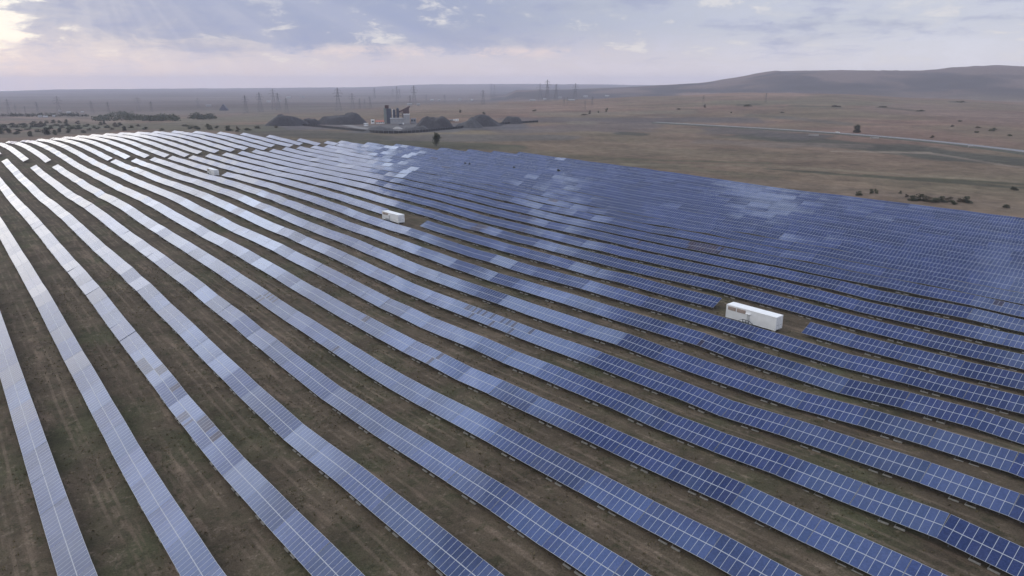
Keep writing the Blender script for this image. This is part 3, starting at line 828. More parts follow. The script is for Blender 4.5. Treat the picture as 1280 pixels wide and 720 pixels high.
ribbon('road_embankment', [(-13.0, -.5, True), (-6.6, -.15, False)], M['bank'])

def make_car():
    root = empty('parked_car', (0, 0, 0))
    prof = [(-2.2, .35), (-2.2, .85), (-1.95, .95), (-1.2, .98), (-.65, 1.42), (.75, 1.45), (1.5, .98), (2.15, .88), (2.25, .6), (2.2, .35)]
    b = MB()
    for y, s in ((-.85, -1), (.85, 1)):
        pts = [(x, y * (.86 if z > 1.2 else 1), z) for x, z in prof]
        b.poly(pts if s < 0 else pts[::-1])
    for (xa, za), (xb, zb) in zip(prof, prof[1:] + prof[:1]):
        ya = .85 * (.86 if za > 1.2 else 1); yb = .85 * (.86 if zb > 1.2 else 1)
        b.poly([(xa, -ya, za), (xa, ya, za), (xb, yb, zb), (xb, -yb, zb)])
    b.build('body', M['carpaint'], root)
    for s in (-1, 1):
        w = MB(); pts = [(-1.05, s * .86, 1.0), (1.3, s * .86, 1.0), (.7, s * .755, 1.38), (-.6, s * .755, 1.36)]
        w.poly(pts if s < 0 else pts[::-1]); w.build('side_window', M['carglass'], root)
    w = MB(); w.poly([(1.47, -.72, 1.02), (1.47, .72, 1.02), (.82, .66, 1.43), (.82, -.66, 1.43)]); w.build('windscreen', M['carglass'], root)
    for x in (-1.35, 1.4):
        for s in (-1, 1):
            w = MB(); w.tube((x, s * .70, .33), (x, s * .88, .33), .33, .33, 14); w.build('wheel', M['rubber'], root)
    return root
car = make_car()
pc, _r = at(1041.5, 165.2, 1.4)
k = int(np.argmin(np.hypot(line[:, 0] - pc.x, line[:, 1] - pc.y)))
car.location = (line[k, 0] + sd[k, 0] * 2.0, line[k, 1] + sd[k, 1] * 2.0, zr[k] + .01)
car.rotation_euler = (0, 0, math.atan2(tg[k, 1], tg[k, 0]))
tag(car, 'small white car on the road beyond the solar field', 'car')

# pale concrete culvert heads in the road bank
def culvert(u, v, w, label):
    p, r = at(u, v)
    b = MB(); b.box(-w / 2, w / 2, -.25, .25, -.6, 1.3); b.box(-w / 2 - .2, w / 2 + .2, -.35, .35, 1.3, 1.45)
    for s in (-1, 1): b.box(s * (w / 2) - .2, s * (w / 2) + .2, -1.6, -.35, -.6, .8)
    o = b.build('culvert_head', M['palegravel'], None, p, math.radians(-25))
    tag(o, label, 'culvert', 'concrete culverts under the road')
culvert(1017, 169.5, 9, 'pale concrete culvert head in the road bank below the white car')
culvert(1093, 173.2, 7, 'pale concrete culvert head in the road bank beside the lone tree')
culvert(1213, 184.2, 3.5, 'small pale concrete culvert head low on the road bank')

# ------------------------------------------------------------------ gravel plant
def px_size(u, v, w, h):
    p, r = at(u, v)
    d = p.y * CP - p.z * SP
    return p, w * d / F_PX, h * d / F_PX
def facing(p): return math.atan2(-p.x, p.y)     # local -y faces the camera

def heap(u, v, w, h, label, mat='spoil', flat=0.25, seed=1, depth=0.8, lean=0.0):
    p, W, H = px_size(u, v, w, h)
    p = p + Vector((p.x, p.y, 0)).normalized() * (W * depth * .45)
    p.z = gz(p.x, p.y)
    nr, na = 14, 48
    vs = []; fs = []
    for i in range(nr + 1):
        f = i / nr
        for a in range(na):
            t = 2 * math.pi * a / na
            wob = 1 + .42 * float(fbm(np.array([math.cos(t) * 1.3 + seed * 7.7]), np.array([math.sin(t) * 1.3]), seed)[0]) * 2
            rr = f * wob
            zz = min(1.0, max(0.0, (1 - f) / (1 - flat))) 
            zz = math.sin(zz * math.pi / 2) ** 1.15
            x = W / 2 * rr * math.cos(t) + lean * W * zz; y = W / 2 * depth * rr * math.sin(t)
            nz = float(fbm(np.array([x / 9 + seed]), np.array([y / 9]), seed + 3, 4)[0])
            z = H * 1.08 * zz * (1 + .45 * nz) * (1 + .16 * math.sin(x * 6.283 / W * 1.3 + seed * 2.1)) + (1.8 * nz if f < .95 else 0) - (0.5 if i == nr else 0)
            vs.append((x, y, z))
    for i in range(nr):
        for a in range(na):
            fs.append((i * na + a, (i + 1) * na + a, (i + 1) * na + (a + 1) % na, i * na + (a + 1) % na))
    b = MB(); b.mesh(vs, fs)
    o = b.build('spoil_heap', M[mat], None, p, facing(p), smooth=True)
    tag(o, label, 'spoil heap', 'heaps of dark rock round the gravel plant')
heap(360, 157.5, 60, 9.5, 'broad dark spoil heap at the far end of the black fence', 'spoil', .45, 1)
heap(388, 156, 24, 6.5, 'small dark spoil heap leaning on the broadest heap', 'spoil', .3, 2)
heap(431, 156, 66, 10.5, 'wide flat-topped dark heap between broad heap and red-roofed shed', 'spoil', .45, 3)
heap(474, 165.8, 48, 5.2, 'grey gravel heap in front of the red-roofed shed', 'spoil2', .35, 4, .7)
heap(543, 161.0, 52, 12.5, 'tall dark heap just beside the crusher tower', 'spoil', .30, 5, .8, .05)
heap(520, 164.5, 40, 4.6, 'low grey gravel heap in front of the white crusher building', 'spoil2', .4, 6, .6)
heap(604, 158.5, 54, 10.5, 'dark double-peaked heap behind the middle of the black fence', 'spoil', .25, 7, .8, -.04)
heap(586, 160, 34, 8, 'low dark heap with a pale side, beside the double-peaked heap', 'spoil2', .35, 9, .7)
heap(641, 154.8, 32, 7.2, 'rounded dark heap at the open end of the black fence', 'spoil', .3, 8, .8)
heap(497, 161.5, 15, 2.4, 'little pale gravel pile before the white crusher building', 'palegravel', .2, 10, .6)

# dark sheet fence
FPX = [(374, 156.8), (398, 158.8), (420, 161.2), (450, 164.2), (470, 166.4), (487, 167.2), (505, 166.6), (530, 165.2), (560, 161.9), (600, 158.0), (640, 154.6), (672.5, 152.8)]
fp = smooth_line([at(u, v)[0] for u, v in FPX], 6.0)
for _ in range(6): fp[1:-1] = .25 * fp[:-2] + .5 * fp[1:-1] + .25 * fp[2:]
froot = empty('sheet_fence', (fp[0][0], fp[0][1], gz(*fp[0])))
tag(froot, 'long black sheet fence in front of the gravel plant heaps', 'fence')
bs, bp_, o0 = MB(), MB(), froot.location
for a, c in zip(fp[:-1], fp[1:]):
    za, zb = gz(*a), gz(*c)
    A_ = Vector((a[0], a[1], za)) - o0; B_ = Vector((c[0], c[1], zb)) - o0
    dd_ = (B_ - A_).normalized(); nn_ = Vector((-dd_.y, dd_.x, 0)) * .05
    H_ = 2.6
    vs = [A_ - nn_, B_ - nn_, B_ + nn_, A_ + nn_]
    vs = [v_ - Vector((0, 0, .4)) for v_ in vs] + [v_ + Vector((0, 0, H_)) for v_ in vs]
    bs.mesh(vs, [(0, 1, 5, 4), (2, 3, 7, 6), (4, 5, 6, 7), (1, 2, 6, 5), (3, 0, 4, 7)])
    bp_.box(A_.x - .1, A_.x + .1, A_.y - .1, A_.y + .1, A_.z - .4, A_.z + H_ + .25)
bs.build('sheeting', M['blackwall'], froot); bp_.build('fence_posts', M['grey'], froot)

# crusher tower and buildings, all built round one base point, metres across and up
pb, _w, _h = px_size(497, 154.0, 1, 1)
UM = _w                                                         # metres per photo pixel at the plant
rzp = facing(pb)
def PX(u): return (u - 497) * UM
def PZv(v): return (154.0 - v) * UM
plant = empty('crusher_tower', pb, rzp)
tag(plant, 'dark blue crusher tower with red-brown hopper and sloping conveyor', 'crusher plant')
D = 9.0
b = MB(); b.box(PX(480.6), PX(483.8), -2, 4, -1, PZv(136)); b.box(PX(480.4), PX(484.0), -2.2, 4.2, PZv(136), PZv(135.6)); b.build('pale_column', M['paleblue'], plant)
b = MB(); b.box(PX(484), PX(489.6), -3, 5, -1, PZv(136.2))
for k in range(6):
    zz = PZv(150) + k * 2.6; b.box(PX(484) - .15, PX(489.6) + .15, -3.15, 5.15, zz, zz + .25)
b.build('dark_tower', M['silo'], plant)
b = MB(); b.box(PX(482.2), PX(487.0), -2.5, 3, PZv(135.4), PZv(132.2)); b.mesh([(PX(482.6), -2, PZv(136.1)), (PX(486.4), -2, PZv(136.1)), (PX(486.4), 2.5, PZv(136.1)), (PX(482.6), 2.5, PZv(136.1)), (PX(482.2), -2.5, PZv(135.4)), (PX(487), -2.5, PZv(135.4)), (PX(487), 3, PZv(135.4)), (PX(482.2), 3, PZv(135.4))], [(0, 1, 5, 4), (1, 2, 6, 5), (2, 3, 7, 6), (3, 0, 4, 7)])
b.build('hopper', M['rust'], plant)
for (ua, ub, vt) in ((491.6, 494.8, 138.2), (496.0, 499.4, 136.4)):
    s_ = MB(); cx = PX((ua + ub) / 2); rr = (PX(ub) - PX(ua)) / 2
    s_.tube((cx, 1, PZv(147)), (cx, 1, PZv(vt)), rr, rr, 16); s_.tube((cx, 1, PZv(vt)), (cx, 1, PZv(vt) + 1.2), rr, rr * .3, 16); s_.tube((cx, 1, PZv(149.5)), (cx, 1, PZv(147)), rr * .3, rr, 16)
    for a_ in range(4):
        t = a_ * math.pi / 2 + .8; s_.beam((cx + rr * math.cos(t), 1 + rr * math.sin(t), -1), (cx + rr * math.cos(t), 1 + rr * math.sin(t), PZv(146)), .3)
    s_.build('silo', M['silo'], plant)
b = MB(); b.beam((PX(491.5), -3.4, -1), (PX(491.5), -3.4, PZv(137)), .45); b.build('mast', M['white2'], plant)
b = MB(); b.beam((PX(499.5), 0, PZv(140.4)), (PX(513.0), 0, PZv(133.9)), 2.4, 2.0)
for u in (503, 507, 511.5): b.beam((PX(u), 0, -1), (PX(u), 0, PZv(140.4 - (u - 499.5) * .48)), .5)
b.build('conveyor', M['rust'], plant)
b = MB(); b.box(PX(504.2), PX(511.6), -1.0, 5, -1, PZv(138.6)); b.mesh([(PX(504.2), -1.0, PZv(138.6)), (PX(511.6), -1.0, PZv(138.6)), (PX(511.6), 5, PZv(138.6)), (PX(504.2), 5, PZv(138.6)), (PX(511.6), -1, PZv(135.4)), (PX(511.6), 5, PZv(135.4))], [(0, 1, 4), (1, 2, 5, 4), (3, 0, 4, 5), (2, 3, 5)])
b.build('transfer_house', M['rust'], plant)
b = MB()
for u in (489.6, 503.6):
    b.beam((PX(u), -2, -1), (PX(u), -2, PZv(141)), .5)
for v in (141, 144.5, 148): b.beam((PX(489.6), -2, PZv(v)), (PX(503.6), -2, PZv(v)), .4)
b.beam((PX(489.6), -2, PZv(148)), (PX(503.6), -2, PZv(141)), .3)
b.build('gantry', M['silo'], plant)

def house(name, u, v, w, h, depth, wall, roof, label, cat, windows=0, gable=0.25, fwd=0.0, rot=0.0, win='darkmetal'):
    p, W, H = px_size(u, v, w, h)
    if fwd: 
        q = Vector((p.x, p.y, 0)).normalized() * fwd; p = p - q; p.z = gz(p.x, p.y)
    root = empty(name, p, facing(p) + rot)
    tag(root, label, cat)
    hw = H * (1 - gable)
    b = MB(); b.box(-W / 2, W / 2, 0, depth, -.8, hw)
    if gable > .05:
        for x in (-W / 2, W / 2):
            pts = [(x, 0, hw), (x, depth, hw), (x, depth / 2, H - .15)]
            b.poly(pts[::-1] if x < 0 else pts)
    b.build('wall', M[wall], root)
    r = MB()
    if gable > .05:
        for (ya, yb) in ((-.4, depth / 2), (depth + .4, depth / 2)):
            za = hw - .2
            r.mesh([(-W / 2 - .4, ya, za), (W / 2 + .4, ya, za), (W / 2 + .4, yb, H), (-W / 2 - .4, yb, H), (-W / 2 - .4, ya, za + .25), (W / 2 + .4, ya, za + .25), (W / 2 + .4, yb, H + .25), (-W / 2 - .4, yb, H + .25)],
                   [(0, 1, 2, 3), (4, 5, 6, 7), (0, 1, 5, 4), (1, 2, 6, 5), (3, 0, 4, 7)])
    else:
        r.box(-W / 2 - .2, W / 2 + .2, -.2, depth + .2, hw, hw + .35)
    r.build('roof', M[roof], root)
    for k in range(windows):
        x = -W / 2 + W * (k + .5) / windows; ww = W / windows * .28
        o = MB(); o.box(x - ww, x + ww, -.06, .06, hw * .40, hw * .78); o.build('window', M[win], root)
    return root
house('crusher_building', 496.6, 154.7, 16.8, 7.0, 7, 'offwhite', 'roofgrey', 'long white building at the foot of the crusher tower', 'building', 4, .12, 2, 0, 'grey')
house('control_block', 508.6, 154.5, 7.6, 11.4, 6, 'offwhite', 'white2', 'white upright block under the conveyor of the crusher tower', 'building', 2, .0, 3, 0, 'grey')
house('grey_cabin', 516.8, 153.8, 6.6, 5.4, 5, 'grey', 'roofgrey', 'small grey cabin between white block and tall dark heap', 'cabin', 2, .0, 3)
house('red_roofed_shed', 475.6, 154.6, 11.0, 3.8, 8, 'white', 'redroof', 'low white shed with a faded red roof by crusher tower', 'shed', 4, .45, 0)
house('site_cabin', 466.0, 154.6, 4.2, 4.6, 4, 'white', 'white2', 'narrow white cabin beside the red-roofed shed', 'cabin', 1, .0, 0)
house('site_cabin', 457.6, 157.4, 5.2, 3.0, 3, 'white', 'white2', 'low white cabin nearest the black fence', 'cabin', 2, .0, 0)
house('site_cabin', 571.0, 151.4, 4.6, 2.2, 3, 'white2', 'white', 'small white cabin between the dark heaps', 'cabin', 2, .0, 0)

def truck(u, v, label, rot, body='white'):
    p, r = at(u, v)
    root = empty('tipper_truck', p, facing(p) + rot); tag(root, label, 'truck', 'trucks parked round the gravel plant')
    b = MB(); b.box(1.9, 3.6, -1.2, 1.2, .8, 2.9); b.build('cab', M[body], root)
    b = MB(); b.mesh([(-3.6, -1.1, 1.1), (1.6, -1.1, 1.1), (1.6, 1.1, 1.1), (-3.6, 1.1, 1.1), (-4.0, -1.3, 2.6), (1.7, -1.3, 2.7), (1.7, 1.3, 2.7), (-4.0, 1.3, 2.6)], [(3, 2, 1, 0), (0, 1, 5, 4), (1, 2, 6, 5), (2, 3, 7, 6), (3, 0, 4, 7), (4, 5, 6, 7)])
    b.build('tipper_body', M['grey'], root)
    b = MB(); b.box(-3.4, 3.4, -.5, .5, .6, .95); b.build('chassis', M['darkmetal'], root)
    for x in (-2.6, -1.2, 2.6):
        for s in (-1, 1):
            w = MB(); w.tube((x, s * .85, .5), (x, s * 1.2, .5), .5, .5, 12); w.build('wheel', M['rubber'], root)
truck(501.5, 156.4, 'white truck parked in front of the white crusher building', .3)
truck(382.5, 154.6, 'white truck by the far end of the black fence', 1.2)
truck(390, 154.6, 'white truck a little right of another, by the small dark heap', .2)
truck(565, 151.6, 'white truck left of the small cabin between dark heaps', 0)

# ------------------------------------------------------------------ power pylons
def pylon_mesh():
    Hh = 40.0
    def wid(z): return 4.2 * (1 - z / Hh) ** 1.2 + .45
    m = MB(); cx = [0, 7, 13, 18.5, 23, 27, 30.5, 33.5, 36.5, 40]
    sg = [(-1, -1), (1, -1), (1, 1), (-1, 1)]
    for za, zb in zip(cx[:-1], cx[1:]):
        wa, wb = wid(za), wid(zb)
        for k in range(4):
            a, c = sg[k], sg[(k + 1) % 4]
            m.beam((a[0] * wa, a[1] * wa, za - (1 if za == 0 else 0)), (a[0] * wb, a[1] * wb, zb), .17)
            m.beam((a[0] * wa, a[1] * wa, za), (c[0] * wb, c[1] * wb, zb), .13)
            m.beam((c[0] * wa, c[1] * wa, za), (a[0] * wb, a[1] * wb, zb), .13)
    arms = []
    for z, L in ((25.5, 6.5), (30.5, 8.5), (35.5, 5.5)):
        a = MB()
        for s in (-1, 1):
            for y in (-.6, .6):
                a.beam((0, y, z), (s * L, 0, z), .18); a.beam((0, y, z + 2.2), (s * L, 0, z + .1), .14)
            a.beam((s * L * .5, 0, z), (s * L * .5, 0, z + 1.1), .2)
            a.beam((s * (L - .2), 0, z), (s * (L - .2), 0, z - 2.4), .22)
        arms.append(a)
    return m.data('mast', M['pylon']), [a.data('crossarm', M['pylon']) for a in arms]
PM, PA = pylon_mesh()
proto = empty('power_pylon', (0, 0, 0))
obj('mast', PM, proto)
for a in PA: obj('crossarm', a, proto)
PYL = [(12, 143, 125), (20, 140, 131), (32, 142, 133), (47.5, 141, 128), (75, 145, 121.5), (116, 142, 127), (136, 140, 128), (174, 140, 122.5), (190, 140, 127.5), (248, 135, 123), (308, 142, 120.5),
       (326, 140, 117), (343, 137, 112.5), (348.5, 138, 117.5), (359, 143, 124), (423.5, 139, 111.5), (441, 136, 117.5), (450, 136, 124), (456, 135.5, 124.5), (463, 136, 121), (468.5, 124, 110.5), (491.5, 121, 111.5), (496.8, 128, 109.3), (499.5, 123, 111.5),
       (513, 134, 120), (518, 131, 108.5), (533, 127, 118.5), (556, 128, 119), (604, 131, 113.5), (614.3, 121, 104), (618, 121, 106), (643.5, 127, 120),
       (675, 127, 105.5), (684, 127.5, 101.5), (695, 126, 106.5), (719, 125.5, 105.5), (705, 132, 127), (709, 131.5, 127.5), (731, 137, 130), (740, 132, 122.5), (740.5, 131, 124), (879, 130.5, 121.5), (957, 128, 117)]
first = True
for (u, vb, vt) in PYL:
    p, r = at(u, vb)
    d = p.y * CP - p.z * SP
    hgt = (vb - vt) * d / F_PX * 1.03
    o = proto if first else copy_tree(proto)
    first = False
    s = max(18, min(hgt, 75)) / 40.0
    o.location = p; o.scale = (min(s, 1.25), min(s, 1.25), s)
    o.rotation_euler = (0, 0, random.uniform(-.5, .5) + facing(p))
    if u < 200: lb = 'grey lattice power pylon on the hazy plain at far left, beyond the scrub'
    elif u < 420: lb = 'grey lattice power pylon on the hazy plain behind the broad dark heap'
    elif u < 560: lb = 'grey lattice power pylon on the hazy plain behind the gravel plant'
    elif u < 800: lb = 'grey lattice power pylon behind the brown field, before the flat-topped blue hill'
    elif u < 900: lb = 'small lone pylon on the brown hillside beside a dark bush'
    else: lb = 'small lone pylon high on the brown hillside under the long ridge'
    tag(o, lb, 'power pylon', 'lattice power pylons across the plain')

# ------------------------------------------------------------------ trees and bushes
def foliage(mb, n, W, H, z0, size, rnd, lobes=5):
    L = []
    for _ in range(lobes):
        a = rnd.uniform(0, 6.283); zf = rnd.uniform(.06, .80); env = math.sin(math.pi * (.30 + .62 * zf)) ** .7
        q = rnd.uniform(.1, .36) * env
        L.append((W * q * math.cos(a), W * q * math.sin(a), z0 + H * zf, W * rnd.uniform(.17, .27) * (.55 + .45 * env), H * rnd.uniform(.13, .21)))
    for _ in range(n):
        cx, cy, cz, rw, rh = rnd.choice(L)
        while True:
            x, y, z = (rnd.uniform(-1, 1) for _ in range(3))
            s = x * x + y * y + z * z
            if .12 < s < 1: break
        c = Vector((cx + x * rw, cy + y * rw, max(cz + z * rh, z0 + .03 * H)))
        t = Vector((rnd.gauss(0, 1), rnd.gauss(0, 1), rnd.gauss(0, 1))).normalized()
        u_ = t.orthogonal().normalized(); w_ = t.cross(u_)
        a = size * rnd.uniform(.6, 1.3); b_ = a * rnd.uniform(.5, .9)
        mb.poly([c - u_ * a, c - w_ * b_, c + u_ * a, c + w_ * b_])
TREE_SETS = []
for k in range(4):                                              # tall tree kinds
    rnd = random.Random(40 + k)
    f = MB(); foliage(f, 2000, 5.0, 6.4, .10, .20, rnd, 26)
    t = MB(); t.tube((0, 0, -.4), (.1, .05, 3.2), .20, .11, 8)
    br = []
    for q in range(4):
        a = q * 1.6 + rnd.random(); b_ = MB(); b_.tube((.05, .03, 1.6 + .4 * q), (1.3 * math.cos(a), 1.3 * math.sin(a), 3.2 + .5 * q), .08, .03, 6); br.append(b_)
    TREE_SETS.append((f.data('crown', M['leaf_dark' if k % 2 else 'leaf']), t.data('trunk', M['bark']), [x.data('limb', M['bark']) for x in br]))
BUSH_SETS = []
for k in range(5):
    rnd = random.Random(90 + k)
    f = MB(); foliage(f, 620, 3.8, 2.6, .0, .17, rnd, 10)
    t = MB()
    for q in range(5):
        a = rnd.uniform(0, 6.28); t.tube((0, 0, -.3), (.9 * math.cos(a), .9 * math.sin(a), 1.2), .05, .02, 5)
    BUSH_SETS.append((f.data('foliage', M[('leaf', 'leaf_dark', 'leaf', 'leaf_dark', 'leaf_dry')[k]]), t.data('stems', M['bark'])))
def tree(u, vb, w, h, label, group=None, kind=0, name='tree'):
    p, W, H = px_size(u, vb, w, h)
    c, t, br = TREE_SETS[kind % 4]
    r = empty(name, p, random.uniform(0, 6.28)); r.scale = (W / 4.4, W / 4.4, H / 6.3)
    obj('crown', c, r); obj('trunk', t, r)
    for b in br: obj('limb', b, r)
    tag(r, label, 'tree', group); return r
def bush(u, vb, w, h, label, group=None, kind=0):
    p, W, H = px_size(u, vb, w, h)
    f, s = BUSH_SETS[kind % 5]
    r = empty('bush', p, random.uniform(0, 6.28)); r.scale = (W / 3.2, W / 3.2, H / 2.3)
    obj('foliage', f, r); obj('stems', s, r)
    tag(r, label, 'bush', group); return r
tree(546, 183, 9.5, 19, 'tall dark tree at the far edge of the solar field, before the black fence', None, 1)
tree(1070.5, 166.0, 8.5, 10.5, 'lone round dark tree beside the road', None, 3)
GT = 'scattered trees and scrub beyond the far end of the rows'
for k, (u, v, w, h) in enumerate([(2, 167.5, 7, 8), (11.5, 167, 6, 7), (38, 170.5, 6, 7), (59.5, 168.5, 9, 10), (69, 169, 6, 7), (75, 166.5, 5, 8), (86, 166, 6, 7), (155.5, 163.5, 5, 6)]):
    tree(u, v, w, h, 'dark green tree in the scrub behind the far left end of the rows', GT, k)
for k, (u, v, w, h) in enumerate([(18, 159.5, 10, 5), (5, 160, 10, 5), (30, 159.5, 9, 5), (43, 159, 9, 7), (51, 159, 7, 7), (58, 154, 5, 3.6), (66.5, 154, 6, 4.5), (75, 154, 5, 3.4), (82.5, 154.5, 6.5, 5), (97.5, 155, 6, 4), (90, 161.5, 8, 5.5),
        (98, 162, 9, 6), (126, 156.5, 6, 4), (131, 155.5, 5, 4), (145, 158.5, 8, 5), (118, 160, 5, 3.5), (150, 157, 6, 4), (21, 168, 8, 4), (105, 166, 7, 3), (112, 163, 6, 3), (47, 165, 8, 4), (24, 164, 9, 3), (35, 162.5, 8, 3), (63, 161, 8, 4), (78, 160, 7, 4), (8, 163.5, 8, 3.5), (54, 158, 8, 4), (122, 161.5, 7, 3), (134, 160, 7, 3.5), (140, 162, 6, 2.5), (70, 157.5, 8, 3), (84, 157.5, 7, 3), (108, 158.5, 8, 3.5), (164, 160, 7, 3), (173, 158, 6, 2.5), (28, 156.5, 8, 3), (14, 156.5, 8, 3)]):
    bush(u, v, w, h, 'low dark bush in the scrub behind the far left end of the rows', GT, k)
for k, (u, v, w, h) in enumerate([(238, 161, 9, 5), (247, 162, 8, 5), (262, 162, 8, 7), (286, 163.5, 10, 6), (297, 164.5, 6, 6), (203, 163, 6, 3), (181, 162, 7, 3.5), (310, 163, 9, 3), (322, 160.5, 7, 3), (345, 160, 5, 3), (231, 158, 6, 3), (271, 160, 6, 3)]):
    bush(u, v, w, h, 'olive bush along the ditch between the rows and the broad dark heap', 'bushes along the ditch', k)
for k, (u, v, w, h, lb) in enumerate([
        (1074, 244.5, 8, 6, 'small dark bush at the field edge, nearest the lone tree side'), (1089, 242, 6, 6, 'small upright bush on the bare strip past the panels'), (1095, 242, 5, 6, 'small bush touching the upright bush on the bare strip'),
        (1125, 242, 4, 3.5, 'tiny bush alone on the brown strip past the panels'), (1133, 246.5, 5, 4, 'tiny bush at the edge of the long scrub clump')]):
    bush(u, v, w, h, lb, None, k)
for k, (u, v, w, h) in enumerate([(1140, 251, 12, 7), (1151, 251, 14, 8), (1160, 252, 11, 6), (1169, 253.5, 12, 7), (1178, 252.5, 12, 7), (1186, 252, 10, 6), (1192, 255.5, 9, 5), (1209, 253.5, 13, 8), (1200, 252.5, 9, 5)]):
    bush(u, v, w, h, 'dark grey-green bush in the long scrub clump beside the solar field', 'scrub clump beside the solar field', (1, 3, 4)[k % 3])
for (u, v, w, h, lb) in [(1258, 260, 9, 5, 'single bush past the long scrub clump'), (1268, 238, 9, 5, 'bush on the dark grassy track past the solar field')]:
    bush(u, v, w, h, lb, None, 1)
for k, (u, v, w, h) in enumerate([(575, 140.8, 3, 4), (605, 142.5, 4, 2.5), (737, 142.5, 3.2, 4.5), (748, 141, 2.4, 3), (758, 140, 3.2, 5), (881, 134.5, 3.2, 4), (914, 141.5, 1.8, 2), (668, 139.0, 6, 2), (730, 144, 10, 1.6), (935, 133, 10, 2.6),
        (848, 137, 6, 1.4), (1190, 158.5, 4, 2.5), (1221, 166, 5, 2.4), (1240, 164, 8, 4), (1222, 160, 7, 2), (1200, 152, 5, 2), (1200, 128, 10, 2), (1045, 133.5, 12, 2), (1103, 134, 10, 1.6), (1150, 139, 9, 1.6), (1165, 172.3, 5, 3), (978, 141, 6, 1.6), (1262, 170, 6, 2)]):
    bush(u, v, w, h, 'small dark bush dotted on the brown hillside behind the road', 'bushes dotted on the brown hillside', (0, 2, 4)[k % 3])
for (u, v, ri, lb) in [(581, 211, 23.5, 'weed tuft poking up between two far panel rows'), (586.5, 212.5, 23.5, 'second weed tuft between two far panel rows, beside a taller one'), (697, 222, 25.5, 'tallest weed tuft poking up between the farthest panel rows'), (642, 219, 24.5, 'tiny dark weed tuft between far panel rows')]:
    t_ = row_point(ri, u, v); c_ = C1 + (ri - 1) * ROWS
    x_, y_ = c_ * NX + t_ * DX, c_ * NY + t_ * DY
    f, s = BUSH_SETS[1]
    r_ = empty('weed_tuft', (x_, y_, gz(x_, y_)), 1.0); sx = .55 if u != 697 else .9
    r_.scale = (sx, sx, 1.3 if u != 697 else 1.45); obj('foliage', f, r_); obj('stems', s, r_); tag(r_, lb, 'weeds')

# far-off woods on the plain that read as one dark mass
def wood(u0, v0, u1, v1, n, seed, name='woodland'):
    rnd = random.Random(seed); b = MB()
    for _ in range(n):
        fu = rnd.random(); env = .35 + .65 * (.5 + .5 * math.sin(fu * 9 + seed)) * min(1, 4 * fu, 4 * (1 - fu))
        u = u0 + (u1 - u0) * fu; v = v1 - (v1 - v0) * env * rnd.random()
        p, r = at(u, v)
        w = rnd.uniform(4, 12); h = rnd.uniform(2.5, 7.5)
        for _q in range(16):
            c = p + Vector((rnd.gauss(0, w * .32), rnd.gauss(0, w * .32), h * rnd.uniform(.1, 1)))
            t = Vector((rnd.gauss(0, 1), rnd.gauss(0, 1), rnd.gauss(0, 1))).normalized()
            a_ = t.orthogonal().normalized(); w_ = t.cross(a_); s = rnd.uniform(.8, 1.9)
            b.poly([c - a_ * s, c - w_ * s * .7, c + a_ * s, c + w_ * s * .7])
    o = b.build(name, M['leaf_dark']); tag(o, 'dark far-off wood on the plain beyond the scrub' if u0 < 200 else 'dark far-off copse on the plain behind the ditch', 'wood', None, 'stuff')
wood(118, 141, 222, 151.5, 330, 5)
wood(238, 143.5, 268, 149.5, 70, 6)
wood(0, 143, 110, 146, 110, 8)

# sheds and houses far out on the plain
SH = [(50.5, 147, 4, 2.4), (57, 147, 5, 2), (67.5, 146.5, 3, 2.6), (86, 142, 4, 2.4), (75, 139.5, 3, 1.6), (103, 141, 3, 1.4), (261, 133, 6, 2.0), (361, 123, 5, 2.2), (379, 122, 4, 2), (336, 128, 5, 2), (350, 127, 3, 2), (512, 131.5, 6, 2), (523, 132, 4, 2.2), (540, 126.5, 4, 2.2),
      (549, 126.5, 3, 2), (590, 126, 3, 2), (666, 126.2, 7, 1.6), (681, 125, 4, 2), (700, 123, 4, 2), (714, 126, 8, 1.6), (732, 121.5, 5, 2), (759, 121, 5, 1.8), (575, 125.5, 4, 2)]
for k, (u, v, w, h) in enumerate(SH):
    lb = 'tiny pale shed far out on the hazy plain, %s' % ('beyond the far left scrub' if u < 120 else 'beyond the dark wood' if u < 300 else 'behind the broad dark heap' if u < 420 else 'behind the gravel plant' if u < 600 else 'below the flat-topped blue hill')
    r_ = house('distant_shed', u, v, w, h, 12, 'offwhite', ('roofgrey', 'offwhite')[k % 2], lb, 'shed', 0, .3)
    r_['group'] = 'pale sheds far out on the plain'
r_ = house('works_building', 285, 138, 6, 7.5, 20, 'silo', 'silo', 'dark steep-roofed works building far out beyond the ditch', 'building', 0, .85, 0, 1.35)
HAZE = 0.000098
# ------------------------------------------------------------------ sky, sun, air
SUN_AZ, SUN_EL = math.radians(-50.0), math.radians(18.0)
sun_dir = Vector((math.sin(SUN_AZ) * math.cos(SUN_EL), math.cos(SUN_AZ) * math.cos(SUN_EL), math.sin(SUN_EL)))
sl = bpy.data.lights.new('sun', 'SUN')
sl.energy = 0.5; sl.angle = math.radians(48.0); sl.color = (1.0, 0.95, 0.90)
so = link(bpy.data.objects.new('sun', sl))
so.rotation_euler = sun_dir.to_track_quat('Z', 'Y').to_euler()

